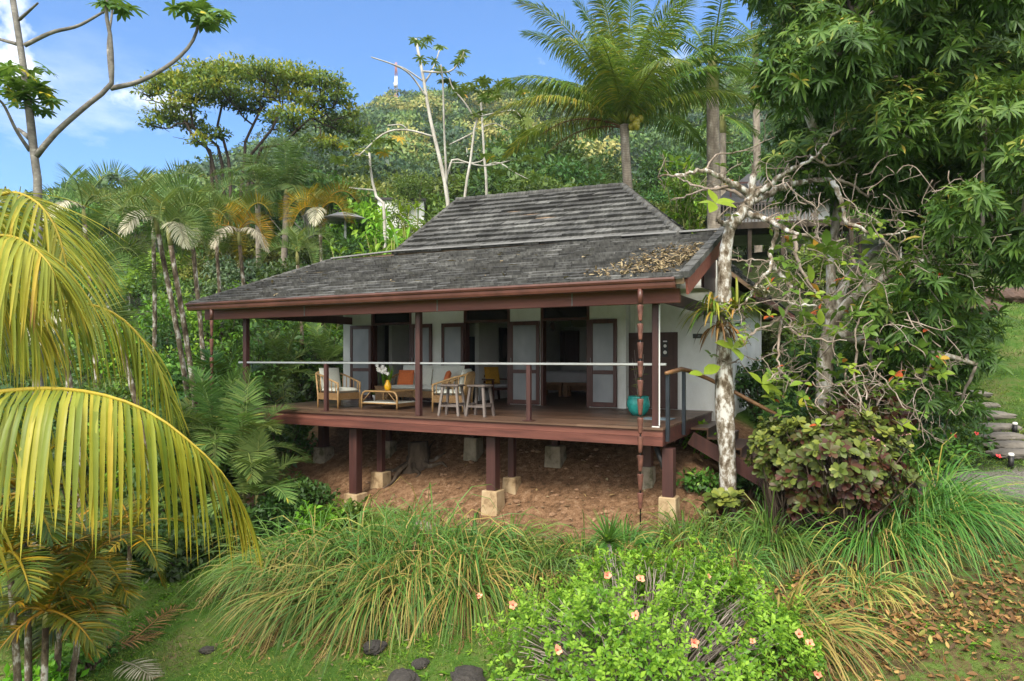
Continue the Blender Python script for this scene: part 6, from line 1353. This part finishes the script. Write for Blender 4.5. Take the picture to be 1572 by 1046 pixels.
# hibiscus bush
hb = np.array([1.62, 8.15]); b = np.array([hb[0], hb[1], gz(*hb)]); t = thing('hibiscus_bush', 'bright green flowering bush with salmon pink hibiscus blooms in the foreground', 'bush', b)
def hibz(x, y):
    u, v = (x-hb[0])/2.0, (y-hb[1])/1.35; q = np.clip(1-u*u-v*v, 0, 1); return ground(x, y)+1.22*q**.45*(1+.17*fnoise(x*2.4, y*2.4, 1.0, 6))
n_ = 5600; a = rng.uniform(0, 6.28, n_); q = np.sqrt(rng.random(n_)); x, y = hb[0]+2.0*q*np.cos(a), hb[1]+1.35*q*np.sin(a); top = hibz(x, y); g0 = ground(x, y)
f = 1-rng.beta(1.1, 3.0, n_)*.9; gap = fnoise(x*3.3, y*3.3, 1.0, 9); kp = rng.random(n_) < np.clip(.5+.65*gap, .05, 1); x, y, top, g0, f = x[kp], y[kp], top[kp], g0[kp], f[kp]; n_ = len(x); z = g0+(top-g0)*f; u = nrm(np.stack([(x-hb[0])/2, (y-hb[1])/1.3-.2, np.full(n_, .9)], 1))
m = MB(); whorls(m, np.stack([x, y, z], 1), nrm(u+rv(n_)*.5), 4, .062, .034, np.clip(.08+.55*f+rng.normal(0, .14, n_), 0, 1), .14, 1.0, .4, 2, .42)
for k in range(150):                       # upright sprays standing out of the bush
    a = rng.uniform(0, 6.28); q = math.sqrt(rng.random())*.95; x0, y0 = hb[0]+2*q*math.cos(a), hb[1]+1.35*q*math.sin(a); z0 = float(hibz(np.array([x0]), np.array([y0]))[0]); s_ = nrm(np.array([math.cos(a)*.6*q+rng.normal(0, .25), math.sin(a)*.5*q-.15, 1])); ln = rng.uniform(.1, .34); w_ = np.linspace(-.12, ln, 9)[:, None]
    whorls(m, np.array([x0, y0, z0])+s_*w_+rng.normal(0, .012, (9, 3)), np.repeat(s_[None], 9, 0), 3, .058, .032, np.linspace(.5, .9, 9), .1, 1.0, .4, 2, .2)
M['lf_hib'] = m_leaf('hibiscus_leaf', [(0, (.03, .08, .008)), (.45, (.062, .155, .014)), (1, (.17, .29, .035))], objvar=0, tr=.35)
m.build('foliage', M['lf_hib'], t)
m = MB()
for k in range(340):
    a = rng.uniform(0, 6.28); q = math.sqrt(rng.random())*.97; e = np.array([hb[0]+2*q*math.cos(a), hb[1]+1.35*q*math.sin(a), 0]); e[2] = hibz(e[0], e[1])-rng.uniform(-.05, .2); s = b+np.array([(e[0]-b[0])*.35, (e[1]-b[1])*.4, 0])+rng.normal(0, .1, 3)*[1, 1, 0]; s[2] = gz(s[0], s[1]); limb(m, s, e, .011, .004, .25, 6, 5, wob=.1)
m.build('stem', M['twig'], t)
for px, py in ((932, 884), (983, 889), (787, 929), (736, 915), (976, 945), (856, 998), (1065, 987), (1226, 974), (1243, 988), (1155, 985), (1218, 918), (1254, 1036), (1087, 886)):
    best = None
    for d in np.linspace(6.6, 9.6, 90):
        p = P(px, py, d)
        if p[2] <= hibz(p[0], p[1])+.05: best = p; break
    if best is None: best = P(px, py, 8.2)
    s_ = .6 if px in (736, 1155, 1218, 1087) else 1; ax = nrm(np.array([rng.normal(0, .3), -.8, .5])); m = MB(); whorls(m, best[None], ax[None], 5, .052*s_, .05*s_, .5, .35, 1.15, -.1, 3, .1, lv=.05)
    m.tube([best, best+ax*.05*s_], [.005, .004], 5, .0); fo = m.build('flower', M['fl_pink'], t)
    m = MB(); m.blob(best+ax*.006, (.012*s_,)*3, 1, 0, 1, 0); m.build('flower_eye', M['fr'] if 'fr' in M else M.setdefault('fr', m_plain('crimson_flower_eye', (.35, .01, .03), .6)), fo)
# ================================================================ litter, turf
def scatter(n, fx): x, y = fx(n); return np.stack([x, y, ground(x, y)], 1)
n_ = 6500; d = rng.uniform(7.4, 11.8, n_); px = 1180+430*rng.beta(1.5, 1.5, n_)+rng.normal(0, 30, n_); x = (px-CX)/F*d; keep = rng.random(n_) < np.clip(.35+.65*fnoise(x, d, .9, 8), .12, 1); x, d = x[keep], d[keep]; k = len(x)
dd = rv(k); dd[:, 2] = abs(dd[:, 2])*.3; m = MB(); m.leaves(np.stack([x, d, ground(x, d)+.015+.03*rng.random(k)], 1), dd, nrm(rv(k)*.5+[0, 0, 1]), rng.uniform(.045, .14, k), rng.uniform(.03, .065, k), np.clip(rng.normal(.5, .25, k), 0, 1), 3, rng.normal(.1, .6, k), fold=.35)
put(m.build('fallen_leaves', M['lf_brown'], None), 'brown fallen leaves covering the ground right of the flowering bush', 'leaves', None, 'stuff')
n_ = 420000; d = 7.0+rng.random(n_)**2.8*26; px = rng.uniform(-60, 1640, n_); x = (px-CX)/F*d; X, Y = x*CT-d*ST, x*ST+d*CT
ok = ((Y < 11.0+.3*fnoise(x, d, 1.2, 3)) & (d < 16)) | ((X > .5) & (d > 12) & (np.abs(Y-15.3-.12*X) > .6)); ok &= ~((X > -2.6) & (X < 4) & (Y < 11.5) & (rng.random(n_) < .75))
ok &= rng.random(n_) < np.clip(.72+.5*fnoise(x, d, 1.6, 12), .12, 1); x, d = x[ok], d[ok]; k = len(x); dd = rv(k)*.9; dd[:, 2] = abs(dd[:, 2])+.45
m = MB(); sz = np.clip(d/10, .8, 2.2); tn = np.clip(np.where(d > 13, .3, .47)+.3*fnoise(x, d, .8, 9)+rng.normal(0, .2, k), 0, 1); m.leaves(np.stack([x, d, ground(x, d)-.005], 1), dd, rv(k), rng.uniform(.03, .1, k)*sz, .009*sz, tn, 2, .6, prof=[1, .8, .05], fold=0)
put(m.build('lawn_grass', M['lf_lawn'], None), 'short green grass of the lawn on both sides of the house', 'grass', None, 'stuff')
n_ = 26000; d = rng.uniform(14, 40, n_); px = rng.uniform(1100, 1480, n_); x = (px-CX)/F*d; X, Y = x*CT-d*ST, x*ST+d*CT; ok = (X > .2) & (Y > 18); x, d = x[ok], d[ok]; k = len(x); dd = rv(k)*.6; dd[:, 2] = 1
m = MB(); m.leaves(np.stack([x, d, ground(x, d)-.02], 1), dd, rv(k), rng.uniform(.15, .45, k), .03, np.clip(.5+.3*fnoise(x, d, .4, 2)+rng.normal(0, .2, k), 0, 1), 3, .8, fold=0)
put(m.build('bank_grass', M['lf_lawn'], None), 'rough grass of the bank between the house and the dark roofed bungalow', 'grass', None, 'stuff')
n_ = 9000; d = rng.uniform(10.5, 24, n_); px = rng.uniform(-60, 1480, n_); x = (px-CX)/F*d; X, Y = x*CT-d*ST, x*ST+d*CT; ok = ((X < -13.6) & (Y > 8.4)) | ((X > -1.9) & (X < 2.5) & (Y > 11.4) & (np.abs(Y-15.3-.12*X) > .7)) | ((X > -16) & (X < -12.2) & (Y > 9.8) & (Y < 14)); x, d = x[ok], d[ok]; k = len(x); dd = rv(k); dd[:, 2] = abs(dd[:, 2])+.2
m = MB(); m.leaves(np.stack([x, d, ground(x, d)+rng.uniform(0, .22, k)], 1), dd, rv(k)*.5+[0, 0, 1], rng.uniform(.07, .18, k), rng.uniform(.04, .09, k), rng.random(k)*.8, 3, .6)
put(m.build('undergrowth', M['lf_dark'], None), 'low dark green ground cover under the palms and shrubs', 'ground cover', None, 'stuff')
# fallen fronds on the lawn
def fallen(px, d, rz, label, leaf, L=.9):
    b = onground(px, d, .03); t = MB(); s = np.linspace(0, 1, 10)[:, None]; dr = np.array([math.cos(rz), math.sin(rz), 0]); R = b+dr*(s-.5)*L; R[:, 2] = ground(R[:, 0], R[:, 1])+.04+.05*np.sin(PI*s[:, 0]); frond(t, R, 22, .32, .02, .5, .2, ld=.4, lift=.1, rad=.014, segs=3); put(t.build('fallen_frond', leaf, None, base=b), label, 'palm frond')
fallen(212, 9.3, -.5, 'grey dry palm frond lying in the middle of the left lawn', M['lf_dead'], .7); fallen(190, 9.9, .5, 'brown dry palm frond lying at the foot of the orange palms', M['lf_brown'], .9); fallen(238, 10.4, 1.2, 'fallen brown palm frond with dark sheath under the golden frond tips', M['lf_brown'], 1.0)

# ---------------------------------------------------------------- the air
m, nt, bs, out = newmat('thin_air'); nt.nodes.remove(bs)
pv = nt.nodes.new('ShaderNodeVolumePrincipled'); pv.inputs['Color'].default_value = (.80, .88, .97, 1); pv.inputs['Density'].default_value = .0003; pv.inputs['Anisotropy'].default_value = .2
nt.links.new(pv.outputs[0], out.inputs['Volume'])
hz = MB(); hz.box((-1500, -1500, -14), (1500, 1500, 190)); put(hz.build('haze', m, None, base=np.zeros(3)), 'thin bluish air fading the far wooded slope', 'haze', None, 'stuff')

# weeds and clover in the turf
n_ = 2600; d = 7.0+rng.random(n_)**1.6*6; px = rng.uniform(-40, 1620, n_); x = (px-CX)/F*d; Y = x*ST+d*CT; X = x*CT-d*ST
ok = (Y < 10.6) & (fnoise(x, d, 1.1, 21) > .15); x, d = x[ok], d[ok]; k = len(x); m = MB()
whorls(m, np.stack([x, d, ground(x, d)+.015], 1), rv(k)*.15+[0, 0, 1], 5, .055, .026, rng.random(k)*.7+.1, .12, 1.25, .5, 2, .2, lv=.4)
put(m.build('lawn_weeds', M['lf_hib'], None), 'small broad leaved weeds growing in the turf', 'weeds', None, 'stuff')
n_ = 900; d = rng.uniform(7.2, 12, n_); px = rng.uniform(-20, 780, n_); x = (px-CX)/F*d; X, Y = x*CT-d*ST, x*ST+d*CT; ok = Y < 10.8; x, d = x[ok], d[ok]; k = len(x); dd = rv(k); dd[:, 2] *= .15; m = MB()
m.leaves(np.stack([x, d, ground(x, d)+.03], 1), dd, rv(k)*.4+[0, 0, 1], rng.uniform(.03, .12, k), rng.uniform(.006, .03, k), rng.random(k), 3, rng.normal(0, .4, k))
put(m.build('turf_litter', M['lf_debris'], None), 'scraps of dry leaf and straw lying in the left lawn', 'leaves', None, 'stuff')

n_ = 420; X = rng.uniform(-12, -2.9, n_); Y = rng.uniform(11.0, 14.6, n_); p_ = np.array([H(a_, b_) for a_, b_ in zip(X, Y)]); p_[:, 2] = ground(p_[:, 0], p_[:, 1])+.02; dd = rv(n_); dd[:, 2] *= .2; m = MB()
m.leaves(p_, dd, rv(n_)*.4+[0, 0, 1], rng.lognormal(-2.5, .4, n_), rng.uniform(.015, .05, n_), rng.random(n_), 3, rng.normal(.1, .5, n_))
put(m.build('bank_litter', M['lf_debris'], None), 'dry leaves and bark scraps lying on the earth bank under the deck', 'leaves', None, 'stuff')
